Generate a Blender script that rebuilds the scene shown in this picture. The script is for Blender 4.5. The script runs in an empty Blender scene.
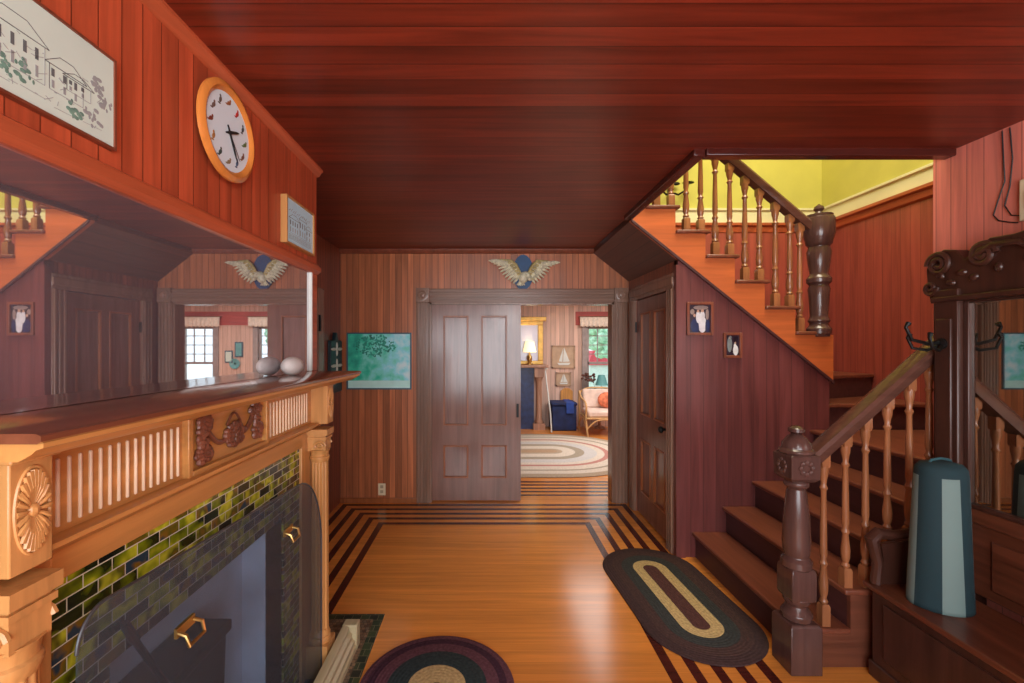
import bpy, math, random
from mathutils import Vector, Matrix
random.seed(7)
S = bpy.context.scene
COL = S.collection
PI = math.pi

# ------------------------------------------------------------------ materials
def lin(c):
    r = []
    for v in c[:3]:
        v /= 255.0
        r.append(v/12.92 if v <= .04045 else ((v+.055)/1.055)**2.4)
    return (r[0], r[1], r[2], 1.0)

def new_mat(name):
    m = bpy.data.materials.new(name); m.use_nodes = True
    nt = m.node_tree
    return m, nt, nt.nodes['Principled BSDF']

def N(nt, typ, **kw):
    n = nt.nodes.new(typ)
    for k, v in kw.items(): setattr(n, k, v)
    return n

def math_n(nt, op, a, b=None):
    n = N(nt, 'ShaderNodeMath', operation=op)
    for i, v in enumerate((a, b)):
        if v is None: continue
        if isinstance(v, (int, float)): n.inputs[i].default_value = v
        else: nt.links.new(v, n.inputs[i])
    return n.outputs[0]

def ramp(nt, fac, stops, interp='LINEAR'):
    r = N(nt, 'ShaderNodeValToRGB'); r.color_ramp.interpolation = interp
    els = r.color_ramp.elements
    while len(els) < len(stops): els.new(.5)
    for e, (p, c) in zip(els, stops):
        e.position = p; e.color = c
    nt.links.new(fac, r.inputs[0])
    return r.outputs[0]

def plain(name, rgb, rough=.5, metal=0.0, noise=.12, nscale=9.0, emit=None, estr=0, spec=.5):
    m, nt, b = new_mat(name)
    c = lin(rgb)
    if noise:
        tc = N(nt, 'ShaderNodeTexCoord'); nz = N(nt, 'ShaderNodeTexNoise')
        nz.inputs['Scale'].default_value = nscale; nz.inputs['Detail'].default_value = 4
        nt.links.new(tc.outputs['Object'], nz.inputs['Vector'])
        lo = tuple(v*(1-noise*1.5) for v in c[:3])+(1,); hi = tuple(min(1, v*(1+noise*1.5)) for v in c[:3])+(1,)
        nt.links.new(ramp(nt, nz.outputs['Fac'], [(.3, lo), (.7, hi)]), b.inputs['Base Color'])
    else:
        b.inputs['Base Color'].default_value = c
    b.inputs['Roughness'].default_value = rough; b.inputs['Metallic'].default_value = metal
    b.inputs['Specular IOR Level'].default_value = spec
    if emit:
        b.inputs['Emission Color'].default_value = lin(emit); b.inputs['Emission Strength'].default_value = estr
    return m

AX = {'X': 0, 'Y': 1, 'Z': 2}
def wood(name, rgb, along='Z', across=None, width=.085, groove=.07, rough=.32, var=.35, grain=.35, coat=0.0, bump=.25, gdark=.35, spec=.5):
    """varnished wood; 'across' cuts it into boards with a V groove between them"""
    m, nt, b = new_mat(name)
    c = lin(rgb)
    tc = N(nt, 'ShaderNodeTexCoord')
    sx = N(nt, 'ShaderNodeSeparateXYZ'); nt.links.new(tc.outputs['Object'], sx.inputs[0])
    vec = tc.outputs['Object']
    if across:
        u = math_n(nt, 'MULTIPLY', sx.outputs[AX[across]], 1.0/width)
        idx = math_n(nt, 'FLOOR', u); fr = math_n(nt, 'FRACT', u)
        wn = N(nt, 'ShaderNodeTexWhiteNoise', noise_dimensions='1D'); nt.links.new(idx, wn.inputs['W'])
        off = N(nt, 'ShaderNodeVectorMath', operation='MULTIPLY_ADD')
        nt.links.new(wn.outputs['Color'], off.inputs[0]); off.inputs[1].default_value = (7, 7, 7)
        nt.links.new(tc.outputs['Object'], off.inputs[2]); vec = off.outputs[0]
    mp = N(nt, 'ShaderNodeMapping'); nt.links.new(vec, mp.inputs['Vector'])
    sc = [22.0, 22.0, 22.0]; sc[AX[along]] = 1.3
    mp.inputs['Scale'].default_value = sc
    nz = N(nt, 'ShaderNodeTexNoise'); nz.inputs['Scale'].default_value = 1.0
    nz.inputs['Detail'].default_value = 6; nz.inputs['Roughness'].default_value = .6; nz.inputs['Distortion'].default_value = .6
    nt.links.new(mp.outputs[0], nz.inputs['Vector'])
    lo = tuple(v*(1-grain) for v in c[:3])+(1,); hi = tuple(min(1, v*(1+grain)) for v in c[:3])+(1,)
    col = ramp(nt, nz.outputs['Fac'], [(.28, lo), (.72, hi)])
    hgt = nz.outputs['Fac']
    if across:
        v = math_n(nt, 'MULTIPLY_ADD', wn.outputs['Value'], var); v.node.inputs[2].default_value = 1-var/2
        mx = N(nt, 'ShaderNodeMix', data_type='RGBA', blend_type='MULTIPLY'); mx.inputs[0].default_value = 1
        nt.links.new(col, mx.inputs[6]); nt.links.new(v, mx.inputs[7]); col = mx.outputs[2]
        d = math_n(nt, 'ABSOLUTE', math_n(nt, 'SUBTRACT', fr, .5))
        g = math_n(nt, 'GREATER_THAN', d, .5-groove/2)
        mx2 = N(nt, 'ShaderNodeMix', data_type='RGBA'); nt.links.new(g, mx2.inputs[0])
        nt.links.new(col, mx2.inputs[6]); mx2.inputs[7].default_value = tuple(x*gdark for x in c[:3])+(1,)
        col = mx2.outputs[2]
        hgt = math_n(nt, 'SUBTRACT', math_n(nt, 'MULTIPLY', nz.outputs['Fac'], .15), g)
    nt.links.new(col, b.inputs['Base Color'])
    bp = N(nt, 'ShaderNodeBump'); bp.inputs['Strength'].default_value = bump; bp.inputs['Distance'].default_value = .004
    nt.links.new(hgt, bp.inputs['Height']); nt.links.new(bp.outputs[0], b.inputs['Normal'])
    b.inputs['Roughness'].default_value = rough
    b.inputs['Specular IOR Level'].default_value = spec
    if coat: b.inputs['Coat Weight'].default_value = coat; b.inputs['Coat Roughness'].default_value = .12
    return m

def tile_mat(name, stops, bw, bh, mortar, mcol, ax=('Y', 'Z'), rough=.12, msize=.0016, glaze=.55):
    m, nt, b = new_mat(name)
    tc = N(nt, 'ShaderNodeTexCoord'); sx = N(nt, 'ShaderNodeSeparateXYZ'); nt.links.new(tc.outputs['Object'], sx.inputs[0])
    cb = N(nt, 'ShaderNodeCombineXYZ')
    nt.links.new(sx.outputs[AX[ax[0]]], cb.inputs[0]); nt.links.new(sx.outputs[AX[ax[1]]], cb.inputs[1])
    br = N(nt, 'ShaderNodeTexBrick'); nt.links.new(cb.outputs[0], br.inputs['Vector'])
    br.inputs['Color1'].default_value = (0, 0, 0, 1); br.inputs['Color2'].default_value = (1, 1, 1, 1)
    br.inputs['Scale'].default_value = 1; br.inputs['Mortar Size'].default_value = msize; br.inputs['Mortar Smooth'].default_value = 0.0
    br.inputs['Brick Width'].default_value = bw; br.inputs['Row Height'].default_value = bh; br.inputs['Bias'].default_value = 0
    bw_ = N(nt, 'ShaderNodeRGBToBW'); nt.links.new(br.outputs['Color'], bw_.inputs[0])
    nz = N(nt, 'ShaderNodeTexNoise'); nz.inputs['Scale'].default_value = 14; nz.inputs['Detail'].default_value = 2
    nt.links.new(tc.outputs['Object'], nz.inputs['Vector'])
    f = math_n(nt, 'ADD', bw_.outputs[0], math_n(nt, 'MULTIPLY', math_n(nt, 'SUBTRACT', nz.outputs['Fac'], .5), glaze*1.6))
    col = ramp(nt, f, stops)
    mx = N(nt, 'ShaderNodeMix', data_type='RGBA'); nt.links.new(br.outputs['Fac'], mx.inputs[0])
    nt.links.new(col, mx.inputs[6]); mx.inputs[7].default_value = lin(mcol)
    nt.links.new(mx.outputs[2], b.inputs['Base Color'])
    b.inputs['Roughness'].default_value = rough
    bp = N(nt, 'ShaderNodeBump', invert=True); bp.inputs['Strength'].default_value = .4; bp.inputs['Distance'].default_value = .003
    nt.links.new(br.outputs['Fac'], bp.inputs['Height']); nt.links.new(bp.outputs[0], b.inputs['Normal'])
    return m

def rug_mat(name, L, stops, R, axis='Y'):
    """braided rug: rings at equal distance from the rug's spine"""
    m, nt, b = new_mat(name)
    tc = N(nt, 'ShaderNodeTexCoord'); sx = N(nt, 'ShaderNodeSeparateXYZ'); nt.links.new(tc.outputs['Object'], sx.inputs[0])
    a, c = (sx.outputs[1], sx.outputs[0]) if axis == 'Y' else (sx.outputs[0], sx.outputs[1])
    e = math_n(nt, 'MAXIMUM', math_n(nt, 'SUBTRACT', math_n(nt, 'ABSOLUTE', a), L), 0.0)
    d = math_n(nt, 'SQRT', math_n(nt, 'ADD', math_n(nt, 'MULTIPLY', e, e), math_n(nt, 'MULTIPLY', c, c)))
    nz = N(nt, 'ShaderNodeTexNoise'); nz.inputs['Scale'].default_value = 70; nt.links.new(tc.outputs['Object'], nz.inputs['Vector'])
    col = ramp(nt, math_n(nt, 'DIVIDE', d, R), stops, 'CONSTANT')
    w = math_n(nt, 'SINE', math_n(nt, 'MULTIPLY', d, 2*PI/.018))
    nzm = math_n(nt, 'ADD', math_n(nt, 'MULTIPLY', nz.outputs['Fac'], 1.1), .45)
    mx = N(nt, 'ShaderNodeMix', data_type='RGBA', blend_type='MULTIPLY'); mx.inputs[0].default_value = 1
    nt.links.new(col, mx.inputs[6]); nt.links.new(nzm, mx.inputs[7])
    nt.links.new(mx.outputs[2], b.inputs['Base Color'])
    b.inputs['Roughness'].default_value = .95; b.inputs['Specular IOR Level'].default_value = .1
    bp = N(nt, 'ShaderNodeBump'); bp.inputs['Strength'].default_value = .3; bp.inputs['Distance'].default_value = .003
    nt.links.new(math_n(nt, 'ADD', w, nz.outputs['Fac']), bp.inputs['Height']); nt.links.new(bp.outputs[0], b.inputs['Normal'])
    return m

M = {}
M['header'] = wood('cherry_boards_header', (184, 84, 52), 'Z', 'Y', .071, .05, .36, .3, .3, spec=.35)
M['red'] = wood('cherry_wood', (180, 88, 54), 'Y', None, rough=.34)
M['ceil'] = wood('cherry_boards_ceiling', (117, 44, 26), 'X', 'Y', .092, .06, .36, .55, .42, gdark=.5)
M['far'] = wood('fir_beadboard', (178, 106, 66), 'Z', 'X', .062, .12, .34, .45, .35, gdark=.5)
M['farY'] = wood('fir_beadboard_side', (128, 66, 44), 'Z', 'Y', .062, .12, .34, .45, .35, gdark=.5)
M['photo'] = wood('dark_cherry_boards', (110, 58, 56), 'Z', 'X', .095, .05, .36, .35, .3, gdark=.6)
M['wains'] = wood('red_wainscot', (162, 76, 64), 'Z', 'X', .075, .06, .4, .2, .25, gdark=.65)
M['wainsY'] = wood('red_wainscot_side', (162, 76, 64), 'Z', 'Y', .085, .06, .4, .2, .25, gdark=.65)
M['pink'] = wood('salmon_boards', (228, 134, 116), 'Z', 'Y', .075, .045, .4, .14, .2, gdark=.45)
M['casing'] = wood('casing_wood', (138, 106, 88), 'Z', rough=.25, grain=.25)
M['post_trim'] = wood('dark_cherry_post', (110, 58, 56), 'Z', rough=.36)
M['casingX'] = wood('casing_wood_across', (138, 106, 88), 'X', rough=.25, grain=.25)
M['door'] = wood('door_wood', (132, 94, 80), 'Z', rough=.2, grain=.28)
M['panel'] = wood('door_panel_wood', (138, 106, 96), 'Z', rough=.16, grain=.35)
M['bead'] = wood('door_bead_wood', (152, 88, 48), 'Z', rough=.3, grain=.3)
M['oak'] = wood('golden_oak', (188, 132, 72), 'Y', rough=.36, grain=.25)
M['oakZ'] = wood('golden_oak_upright', (186, 134, 78), 'Z', rough=.36, grain=.25)
M['oaklight'] = wood('pale_oak_bars', (222, 196, 164), 'Z', rough=.4, grain=.15)
M['oakdark'] = wood('carved_dark_oak', (112, 66, 48), 'Z', rough=.4, grain=.35)
M['shelf'] = wood('dark_varnished_shelf', (120, 70, 48), 'Y', rough=.13, grain=.25, coat=.5)
M['stair'] = wood('stair_oak', (104, 60, 44), 'X', rough=.28, grain=.3)
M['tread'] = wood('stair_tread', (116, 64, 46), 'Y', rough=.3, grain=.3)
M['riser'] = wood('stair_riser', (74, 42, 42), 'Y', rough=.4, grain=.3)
M['string'] = wood('stair_stringer', (190, 98, 50), 'X', rough=.4, grain=.2)
M['stairZ'] = wood('stair_turned_wood', (148, 94, 60), 'Z', rough=.25, grain=.3)
M['post'] = wood('newel_wood', (84, 58, 52), 'Z', rough=.2, grain=.3)
M['rail'] = wood('handrail_wood', (92, 60, 50), 'X', rough=.14, grain=.25)
M['hall'] = wood('hall_tree_oak', (68, 40, 31), 'Z', rough=.32, grain=.35)
M['hallY'] = wood('hall_tree_oak_level', (100, 54, 36), 'Y', rough=.28, grain=.4)
M['floor'] = wood('fir_floor', (216, 138, 62), 'X', 'Y', .078, .02, .19, .16, .2, bump=.06, gdark=.75)
M['inlay'] = wood('walnut_inlay', (74, 30, 24), 'X', rough=.18, grain=.3)
M['yellow'] = plain('yellow_plaster', (206, 200, 100), .8, noise=.05, nscale=3)
M['cream'] = plain('cream_plaster', (232, 228, 186), .8, noise=.05, nscale=3)
M['white'] = plain('white_plaster', (205, 196, 186), .85, noise=.04)
M['dark'] = plain('dark_interior', (40, 28, 26), .8)
M['iron'] = plain('black_iron', (30, 30, 30), .45, .6)
M['brass'] = plain('brass', (196, 160, 96), .3, .9, noise=.1)
M['grey'] = plain('grey_firebox', (216, 224, 234), .6, noise=.15, nscale=4)
M['tiles'] = tile_mat('green_glazed_tiles', [(0, lin((16, 24, 22))), (.25, lin((38, 46, 14))), (.45, lin((122, 134, 20))), (.62, lin((194, 194, 48))), (.78, lin((84, 84, 24))), (.93, lin((126, 92, 30))), (1, lin((40, 60, 74)))], .0755, .0305, .002, (206, 200, 176), msize=.0013, glaze=.75)
M['hearth'] = tile_mat('brown_mosaic', [(0, lin((80, 58, 40))), (.5, lin((140, 112, 84))), (1, lin((104, 92, 78)))], .022, .022, .001, (70, 60, 50), ('X', 'Y'), .4, .0015, .9)
M['hearthb'] = tile_mat('dark_green_border', [(0, lin((18, 22, 18))), (.5, lin((38, 52, 30))), (1, lin((60, 70, 40)))], .05, .05, .001, (120, 110, 84), ('X', 'Y'), .3, .0015)
M['fender'] = wood('fender_wood', (176, 164, 128), 'Y', rough=.4, grain=.2)
M['paper'] = plain('pale_paper', (204, 222, 208), .6, noise=.04, nscale=5)
M['paperblue'] = plain('pale_blue_paper', (196, 236, 252), .4, noise=.05, nscale=5)
M['ink'] = plain('grey_ink', (96, 100, 100), .8, noise=0)
M['inklight'] = plain('light_grey_ink', (150, 154, 152), .8, noise=0)
M['inkgreen'] = plain('sage_ink', (104, 140, 124), .8, noise=.2, nscale=60)
M['clockrim'] = wood('clock_rim_oak', (214, 134, 62), 'Z', rough=.22, grain=.15, coat=.4)
M['clockface'] = plain('white_clock_face', (226, 244, 250), .35, noise=0)
M['black'] = plain('black_paint', (22, 22, 24), .5, noise=0)
M['ivory'] = plain('ivory_plastic', (228, 212, 176), .4, noise=0)
M['teal_dark'] = plain('dark_teal_paint', (18, 44, 52), .4, noise=.2)
M['offwhite'] = plain('white_paint', (214, 220, 214), .5, noise=.05)
M['blue'] = plain('navy_plaque', (16, 70, 116), .45, noise=.15)
M['gold'] = plain('pale_gold_feather', (226, 220, 190), .45, .0, noise=.25, nscale=40)
M['goldd'] = plain('old_gold_feather', (186, 170, 110), .4, .0, noise=.25, nscale=40)
M['navy'] = plain('navy_cloth', (22, 40, 84), .75, noise=.3, nscale=6)
M['rattan'] = plain('pale_rattan', (204, 160, 106), .45, noise=.15)
M['cushion'] = plain('cream_cushion', (228, 204, 188), .85, noise=.1)
M['coral'] = plain('coral_print_cushion', (214, 120, 84), .85, noise=.3, nscale=14)
M['shade'] = plain('lit_lampshade', (255, 244, 214), .7, noise=0, emit=(255, 232, 180), estr=.9)
M['tealshade'] = plain('teal_lampshade', (96, 160, 160), .6, noise=.1)
M['brownleaf'] = plain('dried_brown_flowers', (92, 54, 44), .8, noise=.25, nscale=20)
M['ochre'] = wood('ochre_wood', (206, 146, 76), 'Z', rough=.45)
M['lace'] = plain('white_lace', (232, 222, 206), .9, noise=.12, nscale=26)
M['stone'] = plain('white_stone', (214, 210, 204), .5, noise=.1, nscale=12)
M['stripe_l'] = plain('pale_canvas', (150, 172, 164), .8, noise=.1)
M['stripe_d'] = plain('dark_teal_canvas', (40, 78, 84), .8, noise=.12)
M['leaf'] = plain('garden_leaf', (176, 214, 186), .6, noise=.3, nscale=8)
M['redbarn'] = plain('red_boards', (206, 70, 84), .7, noise=.1)
M['lawn'] = plain('lawn_grass', (170, 196, 164), .9, noise=.25)
M['frame'] = wood('thin_frame_wood', (124, 66, 46), 'Z', rough=.35)
M['tealframe'] = plain('slate_blue_frame', (60, 92, 108), .4, noise=.05)

def mirror_mat(name, tint=(.82, .84, .86), rough=.02, haze=.1, hazecol=(120, 128, 140)):
    m, nt, b = new_mat(name)
    b.inputs['Base Color'].default_value = tint+(1,); b.inputs['Metallic'].default_value = 1; b.inputs['Roughness'].default_value = rough
    d = N(nt, 'ShaderNodeBsdfDiffuse'); d.inputs[0].default_value = lin(hazecol)
    mx = N(nt, 'ShaderNodeMixShader'); mx.inputs[0].default_value = haze
    nt.links.new(b.outputs[0], mx.inputs[1]); nt.links.new(d.outputs[0], mx.inputs[2])
    nt.links.new(mx.outputs[0], nt.nodes['Material Output'].inputs[0])
    return m
M['mirror'] = mirror_mat('old_mirror', haze=.17, rough=.015, tint=(.9, .9, .92), hazecol=(170, 160, 168))
M['mirror2'] = mirror_mat('dark_mirror', (.62, .62, .58), haze=.1, hazecol=(80, 70, 60))

def screen_mat():
    m, nt, b = new_mat('smoky_mesh_screen')
    tr = N(nt, 'ShaderNodeBsdfTransparent'); tr.inputs[0].default_value = (.74, .79, .85, 1)
    b.inputs['Base Color'].default_value = lin((116, 126, 138)); b.inputs['Roughness'].default_value = .35; b.inputs['Metallic'].default_value = .3
    mx = N(nt, 'ShaderNodeMixShader'); mx.inputs[0].default_value = .22
    nt.links.new(tr.outputs[0], mx.inputs[1]); nt.links.new(b.outputs[0], mx.inputs[2])
    nt.links.new(mx.outputs[0], nt.nodes['Material Output'].inputs[0])
    return m
M['screen'] = screen_mat()
def glass_mat():
    m, nt, b = new_mat('window_glass')
    tr = N(nt, 'ShaderNodeBsdfTransparent'); tr.inputs[0].default_value = (.96, .98, .98, 1)
    gl = N(nt, 'ShaderNodeBsdfGlossy'); gl.inputs['Roughness'].default_value = .02
    mx = N(nt, 'ShaderNodeMixShader'); mx.inputs[0].default_value = .06
    nt.links.new(tr.outputs[0], mx.inputs[1]); nt.links.new(gl.outputs[0], mx.inputs[2])
    nt.links.new(mx.outputs[0], nt.nodes['Material Output'].inputs[0])
    return m
M['glass'] = glass_mat()

def print_mat():
    """teal woodland print: leafy masses on the left, pale sky and water on the right"""
    m, nt, b = new_mat('teal_woodland_print')
    tc = N(nt, 'ShaderNodeTexCoord'); sx = N(nt, 'ShaderNodeSeparateXYZ'); nt.links.new(tc.outputs['Object'], sx.inputs[0])
    nz = N(nt, 'ShaderNodeTexNoise'); nz.inputs['Scale'].default_value = 11; nz.inputs['Detail'].default_value = 5
    nt.links.new(tc.outputs['Object'], nz.inputs['Vector'])
    a = math_n(nt, 'MULTIPLY', sx.outputs[0], 1.0)
    f = math_n(nt, 'ADD', math_n(nt, 'ADD', a, .48), math_n(nt, 'MULTIPLY', math_n(nt, 'SUBTRACT', nz.outputs['Fac'], .5), 1.3))
    col = ramp(nt, f, [(.05, lin((40, 160, 140))), (.3, lin((60, 204, 170))), (.5, lin((124, 224, 208))), (.68, lin((150, 230, 240))), (.9, lin((214, 242, 246)))])
    nt.links.new(col, b.inputs['Base Color']); b.inputs['Roughness'].default_value = .3
    return m
M['print'] = print_mat()

# ------------------------------------------------------------------ mesh builder
class MB:
    def __init__(s): s.v = []; s.f = []
    def add(s, vs, fs):
        o = len(s.v); s.v += [Vector(p) for p in vs]; s.f += [[i+o for i in f] for f in fs]; return s
    def box(s, x0, x1, y0, y1, z0, z1):
        vs = [(x, y, z) for x in (x0, x1) for y in (y0, y1) for z in (z0, z1)]
        return s.add(vs, [(0, 1, 3, 2), (4, 6, 7, 5), (0, 4, 5, 1), (2, 3, 7, 6), (0, 2, 6, 4), (1, 5, 7, 3)])
    def prism(s, poly, axis, a, b):
        """polygon in the two other axes (in X,Y,Z order) extruded along axis from a to b"""
        n = len(poly)
        def P(p, t):
            return {'X': (t, p[0], p[1]), 'Y': (p[0], t, p[1]), 'Z': (p[0], p[1], t)}[axis]
        vs = [P(p, a) for p in poly]+[P(p, b) for p in poly]
        fs = [list(range(n)), list(range(2*n-1, n-1, -1))]+[(i, i+n, (i+1) % n+n, (i+1) % n) for i in range(n)]
        return s.add(vs, fs)
    def lathe(s, prof, c, axis='Z', n=16, squash=(1, 1)):
        """prof: (radius, height) list; c: base point"""
        vs = []; fs = []; c = Vector(c)
        for r, h in prof:
            for k in range(n):
                t = 2*PI*k/n; p = (r*math.cos(t)*squash[0], r*math.sin(t)*squash[1], h)
                if axis == 'X': p = (p[2], p[0], p[1])
                elif axis == 'Y': p = (p[0], p[2], p[1])
                vs.append(c+Vector(p))
        m = len(prof)
        for i in range(m-1):
            for k in range(n):
                fs.append((i*n+k, i*n+(k+1) % n, (i+1)*n+(k+1) % n, (i+1)*n+k))
        fs.append(list(range(n-1, -1, -1))); fs.append([(m-1)*n+k for k in range(n)])
        return s.add(vs, fs)
    def sqlathe(s, prof, c):
        """square section stack: (half width, height)"""
        vs = []; fs = []; c = Vector(c)
        for r, h in prof:
            vs += [c+Vector(p) for p in ((-r, -r, h), (r, -r, h), (r, r, h), (-r, r, h))]
        m = len(prof)
        for i in range(m-1):
            for k in range(4): fs.append((i*4+k, i*4+(k+1) % 4, (i+1)*4+(k+1) % 4, (i+1)*4+k))
        fs.append((3, 2, 1, 0)); fs.append([(m-1)*4+k for k in range(4)])
        return s.add(vs, fs)
    def blob(s, c, r, seg=8, rings=6, rot=None):
        vs = []; fs = []; c = Vector(c); R = rot or Matrix.Identity(3)
        for i in range(rings+1):
            ph = PI*i/rings
            for k in range(seg):
                t = 2*PI*k/seg
                vs.append(c+R @ Vector((r[0]*math.sin(ph)*math.cos(t), r[1]*math.sin(ph)*math.sin(t), r[2]*math.cos(ph))))
        for i in range(rings):
            for k in range(seg):
                fs.append((i*seg+k, (i+1)*seg+k, (i+1)*seg+(k+1) % seg, i*seg+(k+1) % seg))
        return s.add(vs, fs)
    def tube(s, pts, r, n=8):
        pts = [Vector(p) for p in pts]; m = len(pts)
        rs = r if isinstance(r, (list, tuple)) else [r]*m
        vs = []; fs = []; up = None
        for i, p in enumerate(pts):
            d = (pts[min(i+1, m-1)]-pts[max(i-1, 0)])
            d = d.normalized() if d.length > 1e-9 else Vector((0, 0, 1))
            if up is None:
                up = Vector((0, 0, 1)) if abs(d.z) < .9 else Vector((1, 0, 0))
            a = d.cross(up)
            if a.length < 1e-6: a = d.cross(Vector((0, 1, 0)))
            a.normalize(); b = d.cross(a).normalized(); up = -b
            for k in range(n):
                t = 2*PI*k/n
                vs.append(p+a*(rs[i]*math.cos(t))+b*(rs[i]*math.sin(t)))
        for i in range(m-1):
            for k in range(n): fs.append((i*n+k, i*n+(k+1) % n, (i+1)*n+(k+1) % n, (i+1)*n+k))
        fs.append(list(range(n-1, -1, -1))); fs.append([(m-1)*n+k for k in range(n)])
        return s.add(vs, fs)
    def build(s, name, mat, parent=None, bevel=0, origin=None, angle=.6):
        off = Vector((0, 0, 0))
        if parent is not None:
            p = parent
            while p is not None: off += p.location; p = p.parent
        else:
            lo = Vector([min(q[i] for q in s.v) for i in range(3)]); hi = Vector([max(q[i] for q in s.v) for i in range(3)])
            off = Vector(origin) if origin is not None else Vector(((lo.x+hi.x)/2, (lo.y+hi.y)/2, lo.z))
        me = bpy.data.meshes.new(name)
        me.from_pydata([tuple(q-off) for q in s.v], [], s.f)
        import bmesh
        bm = bmesh.new(); bm.from_mesh(me); bmesh.ops.recalc_face_normals(bm, faces=bm.faces); bm.to_mesh(me); bm.free()
        for p in me.polygons: p.use_smooth = True
        me.set_sharp_from_angle(angle=angle)
        me.materials.append(M[mat] if isinstance(mat, str) else mat)
        o = bpy.data.objects.new(name, me); COL.objects.link(o)
        if parent is not None: o.parent = parent
        else: o.location = off
        if bevel:
            md = o.modifiers.new('bevel', 'BEVEL'); md.width = bevel; md.segments = 2; md.limit_method = 'ANGLE'; md.angle_limit = .7
        return o

def tag(o, label, cat, group=None):
    o['label'] = label; o['category'] = cat
    if group: o['group'] = group
    return o
def thing(name, label, cat, loc, group=None):
    o = bpy.data.objects.new(name, None); COL.objects.link(o); o.location = loc; o.empty_display_size = .1
    return tag(o, label, cat, group)
def struct(o): o['kind'] = 'structure'; return o
def box(x0, x1, y0, y1, z0, z1): return MB().box(x0, x1, y0, y1, z0, z1)

# ------------------------------------------------------------------ setting
H = 2.57; FY = 4.57; LX = -1.49; BX = -.95; RX = 1.44; PY = 3.39; SX = 2.33; WX = 3.40
f = struct(box(LX-.1, 4.7, -1.9, 9.1, -.12, 0).build('floor', 'floor', origin=(0, 0, 0)))
st = MB()
def strip(a, b, c, d, z=.0007):
    st.add([(a[0], a[1], z), (b[0], b[1], z), (c[0], c[1], z), (d[0], d[1], z)], [(0, 1, 2, 3)])
for k in range(5):
    w = .052; o0 = .045+.117*k; o1 = o0+w
    xl0, xl1 = LX+o0, LX+o1; xr0, xr1 = RX-o0, RX-o1; y0, y1 = FY-o0, FY-o1
    strip((xl0, y0), (xr0, y0), (xr1, y1), (xl1, y1))
    strip((xl0, y0), (xl1, y1), (xl1, 2.55), (xl0, 2.55))
    strip((xr0, y0), (xr1, y1), (xr1, -1.6), (xr0, -1.6))
    strip((LX+.05, FY+.2+.117*k), (4.5, FY+.2+.117*k), (4.5, FY+.252+.117*k), (LX+.05, FY+.252+.117*k))
st.build('inlay_border', 'inlay', f)

c = MB(); c.box(LX-.1, 1.07, -1.9, FY, H, H+.25); c.box(1.07, SX+.12, -1.9, 2.27, H, H+.25)
struct(c.build('ceiling', 'ceil', origin=(0, 0, 0)))
# thin trim round the stair opening
t = MB(); t.box(1.03, 1.09, 2.24, PY, H-.035, H+.01); t.box(1.09, SX, 2.23, 2.29, H-.035, H+.01)
struct(t.build('trim_1', 'inlay', bevel=.006))

# left: wall of the recess
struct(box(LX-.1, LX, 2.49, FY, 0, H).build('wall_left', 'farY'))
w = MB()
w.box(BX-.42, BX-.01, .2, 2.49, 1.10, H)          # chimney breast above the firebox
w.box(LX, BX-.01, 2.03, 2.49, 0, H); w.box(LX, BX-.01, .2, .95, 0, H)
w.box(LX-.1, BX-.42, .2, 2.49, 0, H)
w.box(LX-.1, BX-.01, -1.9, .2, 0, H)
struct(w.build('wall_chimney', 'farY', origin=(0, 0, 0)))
h = MB(); h.box(BX-.012, BX+.004, -.6, 2.495, 2.02, H)
hw = struct(h.build('wall_overmantel', 'header', origin=(0, .03, 0)))
m_ = MB(); m_.prism([(BX-.01, 1.985), (BX+.012, 1.985), (BX+.03, 2.0), (BX+.03, 2.022), (BX+.018, 2.026), (BX+.018, 2.034), (BX+.004, 2.042), (BX-.01, 2.042)], 'Y', -.6, 2.495)
struct(m_.build('trim_2', 'red'))
m_ = MB(); m_.prism([(BX-.01, H), (BX+.034, H), (BX+.034, H-.01), (BX+.026, H-.014), (BX+.014, H-.034), (BX+.004, H-.04), (BX-.01, H-.04)], 'Y', -.6, 2.515)
struct(m_.build('trim_3', 'red'))
# casing and hinge of a door seen edge on in the recess
m_ = MB(); m_.box(LX-.005, LX+.03, 3.9, 4.04, 0, 2.1); m_.box(LX-.005, LX+.022, 3.0, 3.9, 2.0, 2.1)
tr = struct(m_.build('trim_4', 'casing', bevel=.006))
box(LX+.03, LX+.045, 3.9, 3.925, 1.72, 1.86).build('hinge', 'iron', tr)

# far wall with the double doorway
DX0, DX1, DZ = -.58, 1.285, 2.03
w = MB(); w.box(LX-.1, DX0, FY, FY+.14, 0, H); w.box(DX1, WX+.1, FY, FY+.14, 0, H); w.box(DX0, DX1, FY, FY+.14, DZ, H)
struct(w.build('wall_far', 'far', origin=(0, FY, 0)))
m_ = MB(); m_.prism([(FY+.005, H), (FY-.035, H), (FY-.03, H-.015), (FY-.012, H-.04), (FY+.005, H-.045)], 'X', LX, 1.12)
struct(m_.build('trim_5', 'frame'))
cs = MB()
def casing(x0, x1, z0, z1):
    n = 4; wd = (x1-x0)
    cs.box(x0, x1, FY-.022, FY+.01, z0, z1)
    for k in range(n):
        a = x0+wd*(.08+.24*k); cs.box(a, a+wd*.14, FY-.034, FY-.02, z0, z1)
casing(-.715, DX0, 0, DZ); casing(DX1, DX1+.14, 0, DZ)
struct(cs.build('trim_6', 'casing', bevel=.004))
hd = MB(); hd.box(DX0, DX1, FY-.022, FY+.01, DZ, DZ+.14)
for a in (.012, .045, .08, .112): hd.box(DX0, DX1, FY-.036, FY-.02, DZ+a, DZ+a+.02)
struct(hd.build('trim_7', 'casingX', bevel=.004))
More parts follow.
